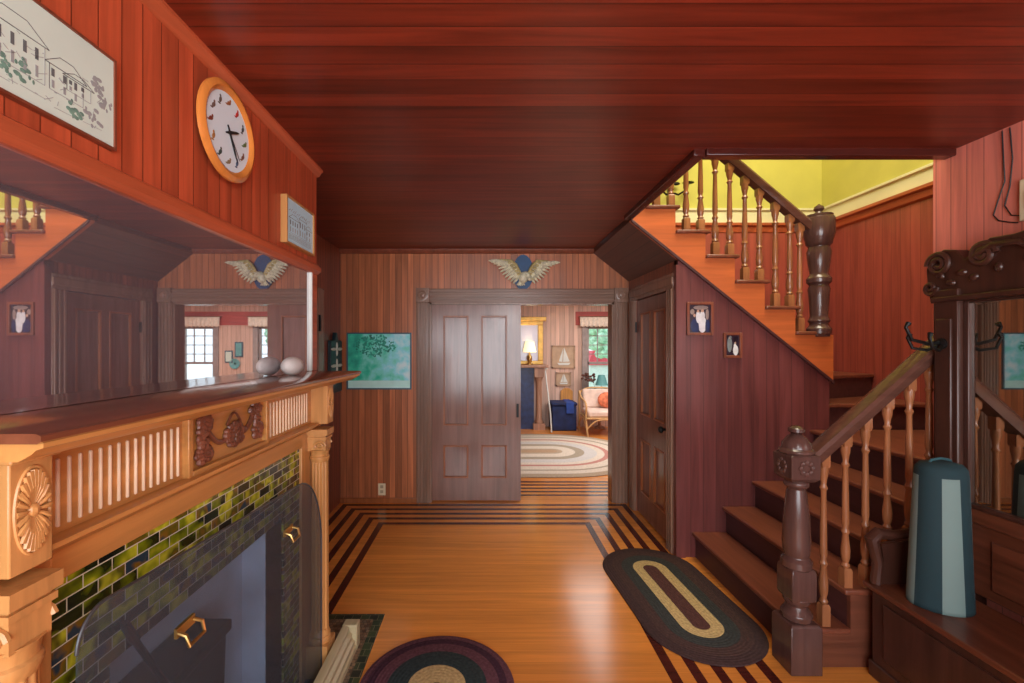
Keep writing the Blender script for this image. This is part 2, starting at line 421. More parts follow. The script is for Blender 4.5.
for i, x in enumerate((-.715, DX1)):
    b = MB(); ww = .135 if i == 0 else .14
    b.box(x, x+ww, FY-.04, FY+.01, DZ, DZ+.145)
    b.lathe([(.055, 0), (.055, -.008), (.042, -.01), (.036, -.004), (.022, -.004), (.018, -.014), (.002, -.018)], (x+ww/2, FY-.04, DZ+.072), 'Y', 20)
    struct(b.build('trim_%d' % (8+i), 'casing'))
# jamb lining
j = MB(); j.box(DX0-.005, DX0+.018, FY-.005, FY+.145, 0, DZ); j.box(DX1-.018, DX1+.005, FY-.005, FY+.145, 0, DZ); j.box(DX0, DX1, FY-.005, FY+.145, DZ-.018, DZ+.004)
struct(j.build('trim_10', 'casing'))
bb = MB(); bb.box(LX, -.715, FY-.02, FY+.005, 0, .05); struct(bb.build('baseboard_far', 'bead', bevel=.004))

def panel_door(name, u0, u1, z0, z1, panels, place, mat_leaf='door', mat_panel='panel'):
    """door leaf of stiles and rails with sunk panels; place(u, d, z) -> point, d grows away from the viewer"""
    d = MB()
    us = sorted(set([u0, u1]+[q for p in panels for q in p[:2]])); zs = sorted(set([z0, z1]+[q for p in panels for q in p[2:4]]))
    def pb(mb, a, b, d0, d1, e, g):
        P = [place(x, y, z) for x in (a, b) for y in (d0, d1) for z in (e, g)]
        mb.add(P, [(0, 1, 3, 2), (4, 6, 7, 5), (0, 4, 5, 1), (2, 3, 7, 6), (0, 2, 6, 4), (1, 5, 7, 3)])
    for a, b in zip(us, us[1:]):
        for e, g in zip(zs, zs[1:]):
            cu, cz = (a+b)/2, (e+g)/2
            if any(p[0] < cu < p[1] and p[2] < cz < p[3] for p in panels): continue
            pb(d, a, b, 0, .04, e, g)
    leaf = struct(d.build(name, mat_leaf))
    for p in panels:
        q = MB(); pb(q, p[0]-.005, p[1]+.005, .016, .03, p[2]-.005, p[3]+.005); q.build('door_panel', mat_panel, leaf)
        r = MB(); wd = .018
        pb(r, p[0], p[0]+wd, -.004, .018, p[2], p[3]); pb(r, p[1]-wd, p[1], -.004, .018, p[2], p[3])
        pb(r, p[0]+wd, p[1]-wd, -.004, .018, p[2], p[2]+wd); pb(r, p[0]+wd, p[1]-wd, -.004, .018, p[3]-wd, p[3])
        r.build('panel_moulding', 'bead', leaf, bevel=.003)
    return leaf
d1 = panel_door('door_1', DX0+.02, .345, .012, DZ-.02, [(-.447, -.19, .777, 1.9), (-.06, .205, .777, 1.9), (-.447, -.19, .24, .575), (-.06, .205, .24, .575)],
           lambda u, d, z: (u, FY+.03+d, z))
pull = MB(); pull.box(.3, .325, FY+.024, FY+.032, .86, 1.0); pull.build('door_pull', 'iron', d1, bevel=.003)

# right: closet wall under the stairs with its own door
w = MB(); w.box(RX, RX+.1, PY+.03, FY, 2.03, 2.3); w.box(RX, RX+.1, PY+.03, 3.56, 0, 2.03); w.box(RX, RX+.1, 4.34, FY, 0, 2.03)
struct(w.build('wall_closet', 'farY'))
w = MB()
for a, b in ((3.43, 3.56), (4.34, 4.46)):
    w.box(RX-.024, RX+.005, a, b, 0, 2.03)
    for k in range(3): w.box(RX-.034, RX-.02, a+.012+.04*k, a+.034+.04*k, 0, 2.03)
w.box(RX-.024, RX+.005, 3.43, 4.46, 2.03, 2.15); w.box(RX-.034, RX-.02, 3.43, 4.46, 2.06, 2.12)
struct(w.build('trim_11', 'casing', bevel=.004))
d2 = panel_door('door_2', 3.565, 4.335, .012, 2.025, [(3.66, 3.91, .95, 1.9), (3.99, 4.24, .95, 1.9), (3.66, 3.91, .22, .72), (3.99, 4.24, .22, .72)],
           lambda u, d, z: (RX+.008+d, u, z))
lk = MB(); lk.box(RX-.002, RX+.01, 3.585, 3.625, .78, .98); lk.build('lock_plate', 'iron', d2, bevel=.003)
lk = MB(); lk.lathe([(.01, 0), (.01, -.03), (.024, -.038), (.028, -.05), (.02, -.064), (.002, -.067)], (RX, 3.605, .92), 'X', 14); lk.build('door_knob', 'iron', d2)
hg = MB()
hg.box(RX-.012, RX+.002, 4.325, 4.345, 1.72, 1.82); hg.build('hinge', 'iron', d2)

# wall below the upper flight (with the photographs)
def sb(x): return 2.515-.80*(x-1.10)               # underside line of the upper flight
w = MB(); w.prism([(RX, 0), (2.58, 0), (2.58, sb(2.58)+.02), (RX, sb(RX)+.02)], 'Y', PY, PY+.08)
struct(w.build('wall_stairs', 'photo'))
cb = MB(); cb.box(RX-.02, RX+.05, PY-.015, PY+.04, 0, 2.2); struct(cb.build('trim_12', 'post_trim'))

# stairwell walls: wainscot, cap and plaster above
w = MB(); w.box(WX, WX+.1, 2.15, FY, 0, 2.80); struct(w.build('wall_stairwell', 'wainsY'))
w = MB(); w.box(WX, WX+.1, 2.15, FY, 2.80, 2.975); w.box(-1.2, WX, FY, FY+.14, 2.82, 2.975); struct(w.build('wall_stairwell_border', 'cream'))
w = MB(); w.box(WX, WX+.1, 2.15, FY, 2.975, 5.1); w.box(-1.2, WX, FY, FY+.14, 2.975, 5.1)
w.box(SX+.12, WX+.1, 2.05, 2.15, 2.57, 5.1); w.box(-1.3, -1.2, .5, FY, 2.82, 5.1); w.box(-1.2, SX+.3, .5, .6, 2.82, 5.1); w.box(SX+.12, SX+.3, .6, 2.05, 2.82, 5.1)
struct(w.build('wall_upstairs', 'yellow'))
struct(box(-1.3, WX+.1, .5, FY+.14, 5.1, 5.2).build('ceiling_upstairs', 'cream'))
w = MB(); w.box(1.6, WX, FY-.012, FY+.002, 0, 2.80); struct(w.build('wall_stairwell_back', 'wains'))
cp = MB()
cp.prism([(WX+.005, 2.83), (WX-.05, 2.83), (WX-.05, 2.805), (WX-.03, 2.79), (WX-.02, 2.74), (WX+.005, 2.72)], 'Y', 2.15, FY)
struct(cp.build('trim_13', 'red'))
cp = MB()
cp.prism([(FY+.005, 2.83), (FY-.05, 2.83), (FY-.05, 2.805), (FY-.03, 2.79), (FY-.02, 2.74), (FY+.005, 2.72)], 'X', 1.25, WX)
struct(cp.build('trim_14', 'red'))
cp = MB()
cp.prism([(WX+.005, 2.99), (WX-.018, 2.985), (WX-.018, 2.965), (WX+.005, 2.955)], 'Y', 2.15, FY); cp.prism([(FY+.005, 2.99), (FY-.018, 2.985), (FY-.018, 2.965), (FY+.005, 2.955)], 'X', -1.2, WX)
struct(cp.build('trim_15', 'cream'))
# right wall of the hall
w = MB(); w.box(SX, SX+.12, -1.9, 2.35, 0, H); w.box(SX+.12, WX, 2.05, 2.15, 0, H+.02)
struct(w.build('wall_right', 'pink', origin=(SX, .01, 0)))
# back wall behind the camera with a big window and glazed door opening
w = MB(); w.box(LX-.1, SX+.12, -2.0, -1.9, 2.3, H); w.box(LX-.1, -1.2, -2.0, -1.9, 0, 2.3); w.box(1.9, SX+.12, -2.0, -1.9, 0, 2.3); w.box(-1.2, 1.9, -2.0, -1.9, 0, .35)
wb = struct(w.build('wall_back', 'far'))
w = MB()
for x in (-1.2, -.2, .85, 1.86): w.box(x, x+.05, -1.98, -1.92, .35, 2.3)
w.box(-1.2, 1.9, -1.98, -1.92, .35, .4); w.box(-1.2, 1.9, -1.98, -1.92, 2.25, 2.3)
wn = struct(w.build('window_3', 'casing'))
box(-1.15, 1.86, -1.955, -1.95, .4, 2.25).build('pane', 'glass', wn)

# ------------------------------------------------------------------ far room shell
BY = 8.9
w = MB()
for x0, x1, z0, z1 in ((LX-.1, 1.98, 0, H), (1.98, 2.62, 0, .66), (1.98, 2.62, 1.97, H), (2.62, 3.5, 0, H), (3.5, 4.12, 0, .66), (3.5, 4.12, 1.97, H), (4.12, 4.7, 0, H)):
    w.box(x0, x1, BY, BY+.12, z0, z1)
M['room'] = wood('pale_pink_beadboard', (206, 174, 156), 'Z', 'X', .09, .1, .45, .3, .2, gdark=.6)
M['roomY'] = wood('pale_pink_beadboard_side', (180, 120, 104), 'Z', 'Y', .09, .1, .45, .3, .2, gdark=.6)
struct(w.build('wall_parlour', 'room', origin=(0, BY, 0)))
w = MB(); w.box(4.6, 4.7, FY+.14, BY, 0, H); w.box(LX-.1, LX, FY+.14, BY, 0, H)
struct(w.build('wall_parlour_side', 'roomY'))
w = MB(); w.box(WX, 4.7, FY, FY+.14, 0, H); struct(w.build('wall_parlour_front', 'room'))
struct(box(LX-.1, 4.7, FY+.14, BY+.12, H, H+.1).build('ceiling_parlour', 'white'))
M['salmon'] = wood('red_frieze_band', (176, 74, 66), 'X', rough=.5)
fb = MB(); fb.box(1.75, 4.6, BY-.012, BY+.002, 2.0, H-.3); struct(fb.build('trim_16', 'salmon'))
def parlour_window(n, x0, x1, group):
    m1 = MB(); z0, z1 = .66, 1.97; zm = 1.25
    for a, b in ((x0-.1, x0), (x1, x1+.1)): m1.box(a, b, BY-.03, BY+.01, z0-.08, z1+.1)
    m1.box(x0, x1, BY-.03, BY+.01, z1, z1+.1); m1.box(x0-.13, x1+.13, BY-.07, BY+.01, z0-.06, z0)
    m1.box(x0, x0+.04, BY+.02, BY+.07, z0, z1); m1.box(x1-.04, x1, BY+.02, BY+.07, z0, z1)
    m1.box(x0, x1, BY+.02, BY+.07, z0, z0+.05); m1.box(x0, x1, BY+.02, BY+.07, z1-.04, z1); m1.box(x0, x1, BY+.02, BY+.07, zm-.02, zm+.025)
    for k in (1, 2):
        x = x0+(x1-x0)*k/3; m1.box(x-.009, x+.009, BY+.03, BY+.05, zm, z1)
    for k in (1, 2, 3): z = zm+(z1-zm)*k/4; m1.box(x0, x1, BY+.03, BY+.05, z-.008, z+.008)
    wo = struct(m1.build('window_%d' % n, plain('grey_window_paint', (150, 140, 136), .5)))
    box(x0+.01, x1-.01, BY+.052, BY+.056, z0+.01, z1-.01).build('pane', 'glass', wo)
    # ruffled lace valance on a rod
    v = MB(); n_ = 46; a0, a1 = x0-.16, x1+.16; rows = 5; vs = []; fs = []
    for r in range(rows):
        for i in range(n_+1):
            u = i/n_; z = 2.17-.2*r/(rows-1)
            if r == rows-1: z += .012*math.sin(i*1.57)
            vs.append((a0+(a1-a0)*u, BY-.09-.018*math.sin(i*1.57)*(r/(rows-1)+.25), z))
    for r in range(rows-1):
        for i in range(n_): fs.append((r*(n_+1)+i, r*(n_+1)+i+1, (r+1)*(n_+1)+i+1, (r+1)*(n_+1)+i))
    v.add(vs, fs)
    root = thing('window_valance', 'white ruffled lace valance over the parlour window %s' % group, 'valance', ((x0+x1)/2, BY-.09, 1.96))
    vo = v.build('valance_cloth', 'lace', root, angle=3)
    sol = vo.modifiers.new('solid', 'SOLIDIFY'); sol.thickness = .006
    rd = MB(); rd.tube([(a0-.03, BY-.09, 2.165), (a1+.03, BY-.09, 2.165)], .01); rd.tube([(a0, BY-.09, 2.165), (a0, BY-.01, 2.165)], .008); rd.tube([(a1, BY-.09, 2.165), (a1, BY-.01, 2.165)], .008)
    rd.build('curtain_rod', 'casing', root)
parlour_window(1, 1.98, 2.62, 'behind the rattan armchair')
parlour_window(2, 3.5, 4.12, 'seen only in the overmantel mirror')

# ------------------------------------------------------------------ fireplace mantel
MC = 1.5
mt = thing('fireplace_mantel', 'golden oak fireplace mantel with carved frieze, columns and green tile surround', 'fireplace', (-.9, MC, 0))
SZ = 1.455
s = MB(); s.prism([(BX-.005, SZ), (-.692, SZ), (-.684, SZ-.004), (-.684, SZ-.012), (-.69, SZ-.016), (BX-.005, SZ-.016)], 'Y', .69, 2.45); s.build('shelf', 'shelf', mt)
s = MB(); s.prism([(BX, SZ-.016), (-.69, SZ-.016), (-.69, SZ-.024), (-.702, SZ-.028), (-.708, SZ-.034), (-.722, SZ-.042), (-.73, SZ-.046), (BX, SZ-.046)], 'Y', .70, 2.44); s.build('shelf_moulding', 'oak', mt)
FZ0, FZ1 = 1.22, SZ-.046
s = MB(); s.box(BX, -.845, .725, 2.245, FZ0, FZ1); s.build('frieze_board', 'oak', mt)
# two fluted panels of pale bars, carved panel between them
for a, b in ((.872, 1.24), (1.712, 2.118)):
    s = MB(); n = 15
    for k in range(n):
        y = a+(b-a)*(k+.5)/n; w2 = (b-a)/n*.14
        s.box(-.85, -.840, y-w2, y+w2, FZ0+.014, FZ1-.04)
    s.build('fluted_panel', 'oaklight', mt, bevel=.003)
s = MB(); s.box(-.85, -.826, 1.248, 1.268, FZ0, FZ1); s.box(-.85, -.826, 1.69, 1.71, FZ0, FZ1)
s.box(-.85, -.826, 1.268, 1.69, FZ0, FZ0+.016); s.box(-.85, -.826, 1.268, 1.69, FZ1-.012, FZ1)
cpn = s.build('panel_frame', 'oak', mt, bevel=.003)
s = MB(); rr = random.Random(3)
def cluster(y, z, ry, rz, n):
    for k in range(n):
        t = rr.random()*2*PI; q = math.sqrt(rr.random())
        s.blob((-.835, y+ry*q*math.cos(t), z+rz*q*math.sin(t)), (.008+.005*rr.random(), .011+.008*rr.random(), .009+.006*rr.random()), 7, 5)
zc = (FZ0+FZ1)/2
cluster(1.325, zc+.045, .03, .022, 20); cluster(1.325, zc-.005, .02, .025, 14); cluster(1.325, zc-.04, .034, .026, 24)
cluster(1.49, zc-.015, .055, .034, 40); cluster(1.62, zc+.05, .03, .02, 18); cluster(1.63, zc+.0, .018, .03, 12); cluster(1.64, zc-.03, .03, .024, 18)
def sag(y0, y1, z0, z1, dip):
    return [(-.838, y0+(y1-y0)*i/10, z0+(z1-z0)*i/10-dip*math.sin(PI*i/10)) for i in range(11)]
s.tube(sag(1.34, 1.47, zc+.03, zc-.01, .035), .008); s.tube(sag(1.51, 1.62, zc-.01, zc+.045, .03), .008); s.tube(sag(1.45, 1.53, zc+.02, zc+.02, -.035), .004)
s.build('carved_swag', 'oakdark', mt)['label'] = 'dark carved flower swags and basket'
# end blocks with carved fans
for yc, hw_ in ((.757, .037), (2.2, .04)):
    s = MB(); s.box(BX, -.765, yc-hw_, yc+hw_, FZ0-.005, FZ1-.006); s.box(BX, -.755, yc-hw_-.006, yc+hw_+.006, FZ1-.01, FZ1)
    bl = s.build('corner_block', 'oakZ', mt, bevel=.003)
    g = MB(); n = 24
    for k in range(n):
        t = 2*PI*k/n
        e = Vector((0, hw_*.74*math.cos(t), .068*math.sin(t)))
        g.tube([Vector((-.765, yc, zc))+e*.12, Vector((-.760, yc, zc))+e*.6, Vector((-.763, yc, zc))+e], [.002, .0035, .0055], 6)
    g.blob((-.763, yc, zc), (.008, .01, .012))
    g.tube([(-.764, yc+hw_*.8*math.cos(2*PI*k/32), zc+.073*math.sin(2*PI*k/32)) for k in range(33)], .003, 6)
    g.build('fan_carving', 'oakZ', bl)
# ledge under the frieze
s = MB(); s.prism([(BX, 1.222), (-.805, 1.222), (-.805, 1.212), (-.825, 1.2), (-.845, 1.186), (BX, 1.178)], 'Y', .715, 2.255); s.build('ledge_moulding', 'oak', mt)
# architrave and stiles round the tiles
s = MB(); s.box(BX, -.858, .885, 2.095, 1.118, 1.185); s.build('architrave', 'oak', mt, bevel=.003)
for a, b in ((.72, .89), (2.09, 2.245)):
    s = MB(); s.box(BX, -.86, a, b, 0, 1.18); s.build('pilaster', 'oakZ', mt, bevel=.003)
# columns: fluted shaft, capital, scroll bracket and base
for yc in (.765, 2.195):
    g = MB(); x = -.815
    vs = []; fs = []; n = 48
    hs = [.20, .30, .8, 1.05]
    for hz in hs:
        for k in range(n):
            t = 2*PI*k/n; r = .041 if (k % 4) else .034
            r *= 1.0-.06*(hz-.2)
            vs.append((x+r*math.cos(t), yc+r*math.sin(t), hz))
    for i in range(len(hs)-1):
        for k in range(n): fs.append((i*n+k, i*n+(k+1) % n, (i+1)*n+(k+1) % n, (i+1)*n+k))
    g.add(vs, fs); g.build('column', 'oakZ', mt, angle=1.2)
    g = MB(); g.lathe([(.04, 1.03), (.046, 1.045), (.046, 1.055), (.041, 1.06), (.043, 1.08), (.05, 1.09)], (x, yc, 0)); g.box(x-.06, x+.046, yc-.042, yc+.042, 1.14, 1.153); g.box(x-.06, x+.052, yc-.046, yc+.046, 1.162, 1.19); g.box(x-.05, x+.04, yc-.036, yc+.036, 1.085, 1.17)
    for sy in (-1, 1):
        sp = [(x+.012+.03*(1-i/22)*math.cos(i*.55), yc+sy*.04, 1.112+.022*(1-i/22)*math.sin(i*.55)) for i in range(20)]
        g.tube(sp, .006, 6)
    g.build('capital', 'oakZ', mt)
    g = MB(); g.lathe([(.05, .16), (.052, .175), (.046, .185), (.05, .195), (.043, .21), (.041, .22)], (x, yc, 0)); g.box(x-.06, x+.055, yc-.055, yc+.055, .006, .16)
    g.build('column_base', 'oakZ', mt)
# tile surround
s = MB(); TX = -.872
s.box(BX, TX, .885, 2.095, .855, 1.122); s.box(BX, TX, .885, 1.04, .006, .855); s.box(BX, TX, 1.93, 2.095, .006, .855)
s.build('tile_surround', 'tiles', mt)
s = MB()
s.box(BX-.12, BX-.10, 1.0, 1.97, .006, .9); s.box(BX-.10, TX-.01, 1.02, 1.04, .006, .87); s.box(BX-.10, TX-.01, 1.93, 1.95, .006, .87); s.box(BX-.10, TX-.02, 1.03, 1.94, .855, .875); s.box(BX-.10, TX-.01, 1.04, 1.93, .001, .012)
fbx = s.build('firebox', 'grey', mt)
# hearth slab, flush mosaic with dark border
hr = thing('tiled_hearth', 'brown mosaic hearth slab with a dark green tile border on the floor', 'hearth', (-.76, 1.5, 0))
box(-.948, -.655, .39, 2.61, 0.0, .006).build('mosaic', 'hearth', hr)
b = MB(); b.box(-.655, -.605, .34, 2.66, 0, .0065); b.box(-.948, -.655, 2.61, 2.66, 0, .0065); b.box(-.948, -.655, .34, .39, 0, .0065); b.build('tile_border', 'hearthb', hr)
# dark coal box in the firebox
cbx = thing('coal_box', 'dark flared box in the firebox behind the smoky screen', 'box', (-1.01, 1.31, .012))
g = MB(); g.prism([(-1.03, .012), (-.92, .012), (-.9, .60), (-1.04, .60)], 'Y', 1.16, 1.56); g.build('body', 'iron', cbx, bevel=.01)
g = MB(); g.box(-1.045, -.89, 1.145, 1.575, .60, .64); g.build('lid', 'iron', cbx, bevel=.008)
# smoky curved-corner fire screen
fs_ = thing('fire_screen', 'tall see-through smoky grey fire screen with two brass handles before the fireplace', 'fire screen', (-.785, 1.5, .0065))
ol = []
def arc(cy, cz, ry, rz, t0, t1, n=12):
    for i in range(n+1):
        t = math.radians(t0+(t1-t0)*i/n); ol.append((cy+ry*math.cos(t), cz+rz*math.sin(t)))
ol += [(.862, .03), (2.135, .03)]
arc(1.87, .66, .265, .35, 0, 88); arc(.925, .998, .063, .07, 88, 180)
g = MB(); g.prism(ol, 'X', -.788, -.784); g.build('screen_panel', 'screen', fs_)
g = MB(); g.tube([(-.786, y, z) for y, z in ol[1:]],   .0035, 8); g.box(-.80, -.772, .87, 2.13, .0065, .036); g.build('screen_rim', plain('grey_metal_rim', (88, 92, 96), .4, .6), fs_)
for y in (1.162, 1.765):
    g = MB(); g.box(-.784, -.776, y-.035, y+.035, .855, .88)
    g.tube([(-.776, y-.03, .868), (-.755, y-.032, .862), (-.748, y-.03, .835), (-.748, y+.03, .835), (-.755, y+.032, .862), (-.776, y+.03, .868)], .005, 8)
    g.build('handle', 'brass', fs_)['label'] = 'brass bail handle'
# poker leaning inside
pk = thing('fire_poker', 'dark iron poker leaning behind the smoky screen at the near end', 'poker', (-.825, 1.52, .0065))
g = MB(); g.tube([(-.825, 1.52, .012), (-.835, 1.36, .35), (-.85, 1.2, .68), (-.86, 1.1, .87)], .008); g.build('shaft', 'iron', pk)
g = MB(); g.tube([(-.86, 1.1, .87), (-.862, 1.07, .93)], [.012, .01]); g.build('grip', 'iron', pk)
# wooden fender
fd = thing('hearth_fender', 'low grey-brown moulded wooden fender on the mosaic hearth', 'fender', (-.74, 1.5, .0065))
prof = [(-.75, .0065), (-.68, .0065), (-.68, .03), (-.688, .04), (-.688, .06), (-.70, .07), (-.70, .095), (-.715, .105), (-.715, .125), (-.73, .135), (-.75, .135)]
g = MB(); g.prism(prof, 'Y', .62, 2.38); g.build('front_rail', 'fender', fd)
for y0, y1 in ((.60, .66), (2.34, 2.40)):
    g = MB(); g.box(-.754, -.676, y0, y1, .0065, .137); g.build('corner_post', 'fender', fd, bevel=.006)

# overmantel mirror
mr = thing('overmantel_mirror', 'large wide wall mirror above the fireplace mantel reflecting the stairs', 'mirror', (BX, 1.1, SZ))
box(BX-.009, BX, -.55, 2.42, SZ+.001, 1.985).build('mirror_glass', 'mirror', mr)
g = MB(); g.box(BX-.009, BX+.012, 2.42, 2.485, SZ+.001, 1.985); g.build('frame_stile', 'red', mr, bevel=.003)
box(BX-.004, BX+.014, 2.405, 2.42, SZ+.001, 1.985).build('bevelled_edge', 'offwhite', mr, bevel=.004)
# two pale stones on the shelf
g = MB(); g.blob((-.895, 2.07, SZ+.043), (.044, .075, .043), 16, 12); tag(g.build('decorative_stone', 'stone'), 'smooth white egg-shaped stone on the mantel shelf against the mirror', 'stone')

# ------------------------------------------------------------------ pictures and clock on the overmantel
HX = BX+.004
pc = thing('framed_drawing', 'long pale pencil drawing of houses and trees in thin frame left of the clock', 'picture', (HX, .86, 2.085))
y0, y1, z0, z1 = .52, 1.125, 2.085, 2.30
g = MB(); g.box(HX, HX+.012, y0, y1, z0, z1); g.build('paper', 'paper', pc)
g = MB(); w2 = .006
g.box(HX, HX+.016, y0-w2, y0, z0-w2, z1+w2); g.box(HX, HX+.016, y1, y1+w2, z0-w2, z1+w2); g.box(HX, HX+.016, y0, y1, z0-w2, z0); g.box(HX, HX+.016, y0, y1, z1, z1+w2); g.build('frame', 'frame', pc)
ink = MB(); inkl = MB(); grn = MB(); xs = HX+.012
rr = random.Random(11)
def ln(mb, ya, za, yb, zb, w=.0014):
    d = Vector((0, yb-ya, zb-za)); n = Vector((0, -d.z, d.y)).normalized()*w/2
    P = [Vector((xs, ya, za)), Vector((xs, yb, zb))]
    vs = [P[0]+n, P[0]-n, P[1]-n, P[1]+n]; e = Vector((.0006, 0, 0))
    mb.add(vs+[v+e for v in vs], [(0, 1, 2, 3), (7, 6, 5, 4), (0, 4, 5, 1), (1, 5, 6, 2), (2, 6, 7, 3), (3, 7, 4, 0)])
def house(y, z, w, h, rh):
    ink = MB()
    ln(ink, y, z, y, z+h); ln(inkl, y+w, z, y+w, z+h); ln(inkl, y, z, y+w, z); ln(ink, y-.01, z+h, y+w+.01, z+h, .0018)
    ln(ink, y-.01, z+h, y+w*.3, z+h+rh); ln(ink, y+w*.3, z+h+rh, y+w*.7, z+h+rh); ln(ink, y+w*.7, z+h+rh, y+w+.01, z+h)
    n = max(2, int(w/.022))
    for k in range(n):
        a = y+w*(k+.3)/n
        ln(ink, a, z+h*.55, a, z+h*.85, .007); ln(inkl, a, z+h*.1, a, z+h*.4, .006)
    ink.build('inked_house', 'ink', pc)
house(.56, z0+.06, .13, .075, .03); house(.70, z0+.06, .11, .1, .03); house(.83, z0+.055, .12, .08, .03); house(.96, z0+.055, .08, .055, .025)
for y, z, r in ((.80, z0+.06, .03), (.90, z0+.055, .03), (.86, z0+.05, .02), (1.02, z0+.04, .018), (1.07, z0+.05, .026), (1.1, z0+.1, .02), (1.08, z0+.13, .016), (.66, z0+.05, .03), (.57, z0+.05, .03)):
    tree = MB()
    for k in range(16):
        t = rr.random()*2*PI; q = r*math.sqrt(rr.random())
        a, b = y+q*math.cos(t), z+q*math.sin(t)
        tree.blob((xs, a, b), (.0008, .006*rr.random()+.003, .005), 6, 4)
    tree.build('shaded_tree', 'inkgreen' if y < 1.05 else 'inklight', pc)
for k in range(8): ln(inkl, .55+.07*k, z0+.02+.004*(k % 3), .6+.07*k, z0+.022+.005*(k % 2), .001)
house(.60, z0+.135, .1, .03, .02); house(.745, z0+.165, .06, .02, .012); house(1.0, z0+.075, .06, .03, .015)
for k in range(70):
    a, b = rr.uniform(.56, 1.08), rr.uniform(z0+.02, z0+.13); ln(inkl, a, b, a+rr.uniform(-.02, .02), b+rr.uniform(-.012, .016), .0012)
inkl.build('pencil_lines', 'inklight', pc)

pc = thing('framed_engraving', 'small pale blue framed print of buildings at the far end of the overmantel', 'picture', (HX, 2.25, 2.075))
y0, y1, z0, z1 = 2.07, 2.385, 2.075, 2.28
g = MB(); g.box(HX, HX+.022, y0, y1, z0, z1); g.build('paper', 'paperblue', pc)
g = MB(); w2 = .008
g.box(HX, HX+.03, y0-w2, y0, z0-w2, z1+w2); g.box(HX, HX+.03, y1, y1+w2, z0-w2, z1+w2); g.box(HX, HX+.03, y0, y1, z0-w2, z0); g.box(HX, HX+.03, y0, y1, z1, z1+w2); g.build('frame', 'oakZ', pc)
ink = MB(); inkl = MB(); xs = HX+.022
house(2.11, z0+.05, .10, .07, .02); house(2.22, z0+.05, .08, .09, .02); house(2.30, z0+.05, .065, .06, .02)
for k in range(9): ln(inkl, 2.10, z0+.02+.003*k, 2.365, z0+.02+.003*k, .0008)
for k in range(12): ln(inkl, 2.1+.021*k, z0+.15, 2.118+.021*k, z0+.16+.006*(k % 2), .002)
inkl.build('pencil_lines', 'inklight', pc)

ck = thing('wall_clock', 'round wall clock with broad oak rim and white bird-picture dial', 'clock', (HX, 1.575, 2.17))
CY, CZ = 1.585, 2.342; R_ = .168; HX += .024
g = MB(); g.lathe([(.1, -.024), (.1, 0)], (HX, CY, CZ), 'X', 32); g.build('back_plate', 'clockrim', ck)
g = MB(); g.lathe([(R_-.012, 0), (R_, .006), (R_, .015), (R_-.008, .022), (R_-.019, .025), (R_-.03, .021), (R_-.036, .013), (R_-.036, .002)], (HX, CY, CZ), 'X', 56); g.build('rim', 'clockrim', ck)
g = MB(); g.lathe([(R_-.035, .0), (R_-.035, .013), (.001, .013)], (HX, CY, CZ), 'X', 48); g.build('dial', 'clockface', ck)
cols = [(150, 90, 50), (180, 50, 44), (60, 60, 64), (90, 110, 60), (120, 80, 60), (70, 90, 120), (140, 120, 90), (60, 70, 60), (170, 120, 60), (130, 60, 40), (110, 90, 80), (90, 80, 70)]
for k in range(12):
    t = PI/2-2*PI*k/12; u = Vector((0, math.cos(t), math.sin(t)))
    p = Vector((HX+.0135, CY, CZ))+u*.103
    m = plain('bird_ink', cols[k], .7, noise=0)
    g = MB(); tilt = Matrix.Rotation(.5+.3*(k % 3), 3, 'X')
    g.blob(p, (.0015, .013, .007), 8, 5, tilt); g.blob(p+tilt @ Vector((0, .012, .006)), (.0015, .005, .005), 8, 5); g.blob(p+tilt @ Vector((0, -.016, -.001)), (.0012, .009, .003), 6, 4)
    g.build('hour_bird', m, ck)
g = MB()
for ang, L, wd in ((22, .062, .006), (-62, .1, .004), (-50, .1, .0015)):
    t = math.radians(ang); u = Vector((0, math.cos(t), math.sin(t))); o = Vector((HX+.017, CY, CZ))
    g.tube([o-u*.025, o, o+u*L*.7, o+u*L], [wd*.5, wd, wd*.8, .001], 6)
g.build('hands', 'black', ck)

HX -= .024
# ------------------------------------------------------------------ far wall pieces
pc = thing('teal_landscape_print', 'teal green woodland print with pale lower margin on the far wall', 'picture', (-1.095, FY, 1.143))
x0, x1, z0, z1 = -1.42, -.765, 1.15, 1.725
box(x0+.012, x1-.012, FY-.014, FY, z0+.09, z1-.012).build('print', 'print', pc)
box(x0+.012, x1-.012, FY-.0135, FY, z0+.012, z0+.09).build('margin', plain('pale_teal_margin', (196, 244, 236), .4, noise=.05), pc)
g = MB(); g.box(x0, x0+.014, FY-.02, FY, z0, z1); g.box(x1-.014, x1, FY-.02, FY, z0, z1); g.box(x0+.014, x1-.014, FY-.02, FY, z0, z0+.014); g.box(x0+.014, x1-.014, FY-.02, FY, z1-.014, z1); g.build('frame', 'tealframe', pc)
g = MB(); rr = random.Random(5)
for k in range(150):
    t = rr.random()*2*PI; q = math.sqrt(rr.random())
    g.blob((-1.13+.2*q*math.cos(t), FY-.0142, 1.59+.11*q*math.sin(t)), (.006+.011*rr.random(), .0012, .006+.009*rr.random()), 7, 4)
g.build('painted_tree', plain('dark_teal_leaf', (36, 150, 128), .4, noise=.3, nscale=30), pc)

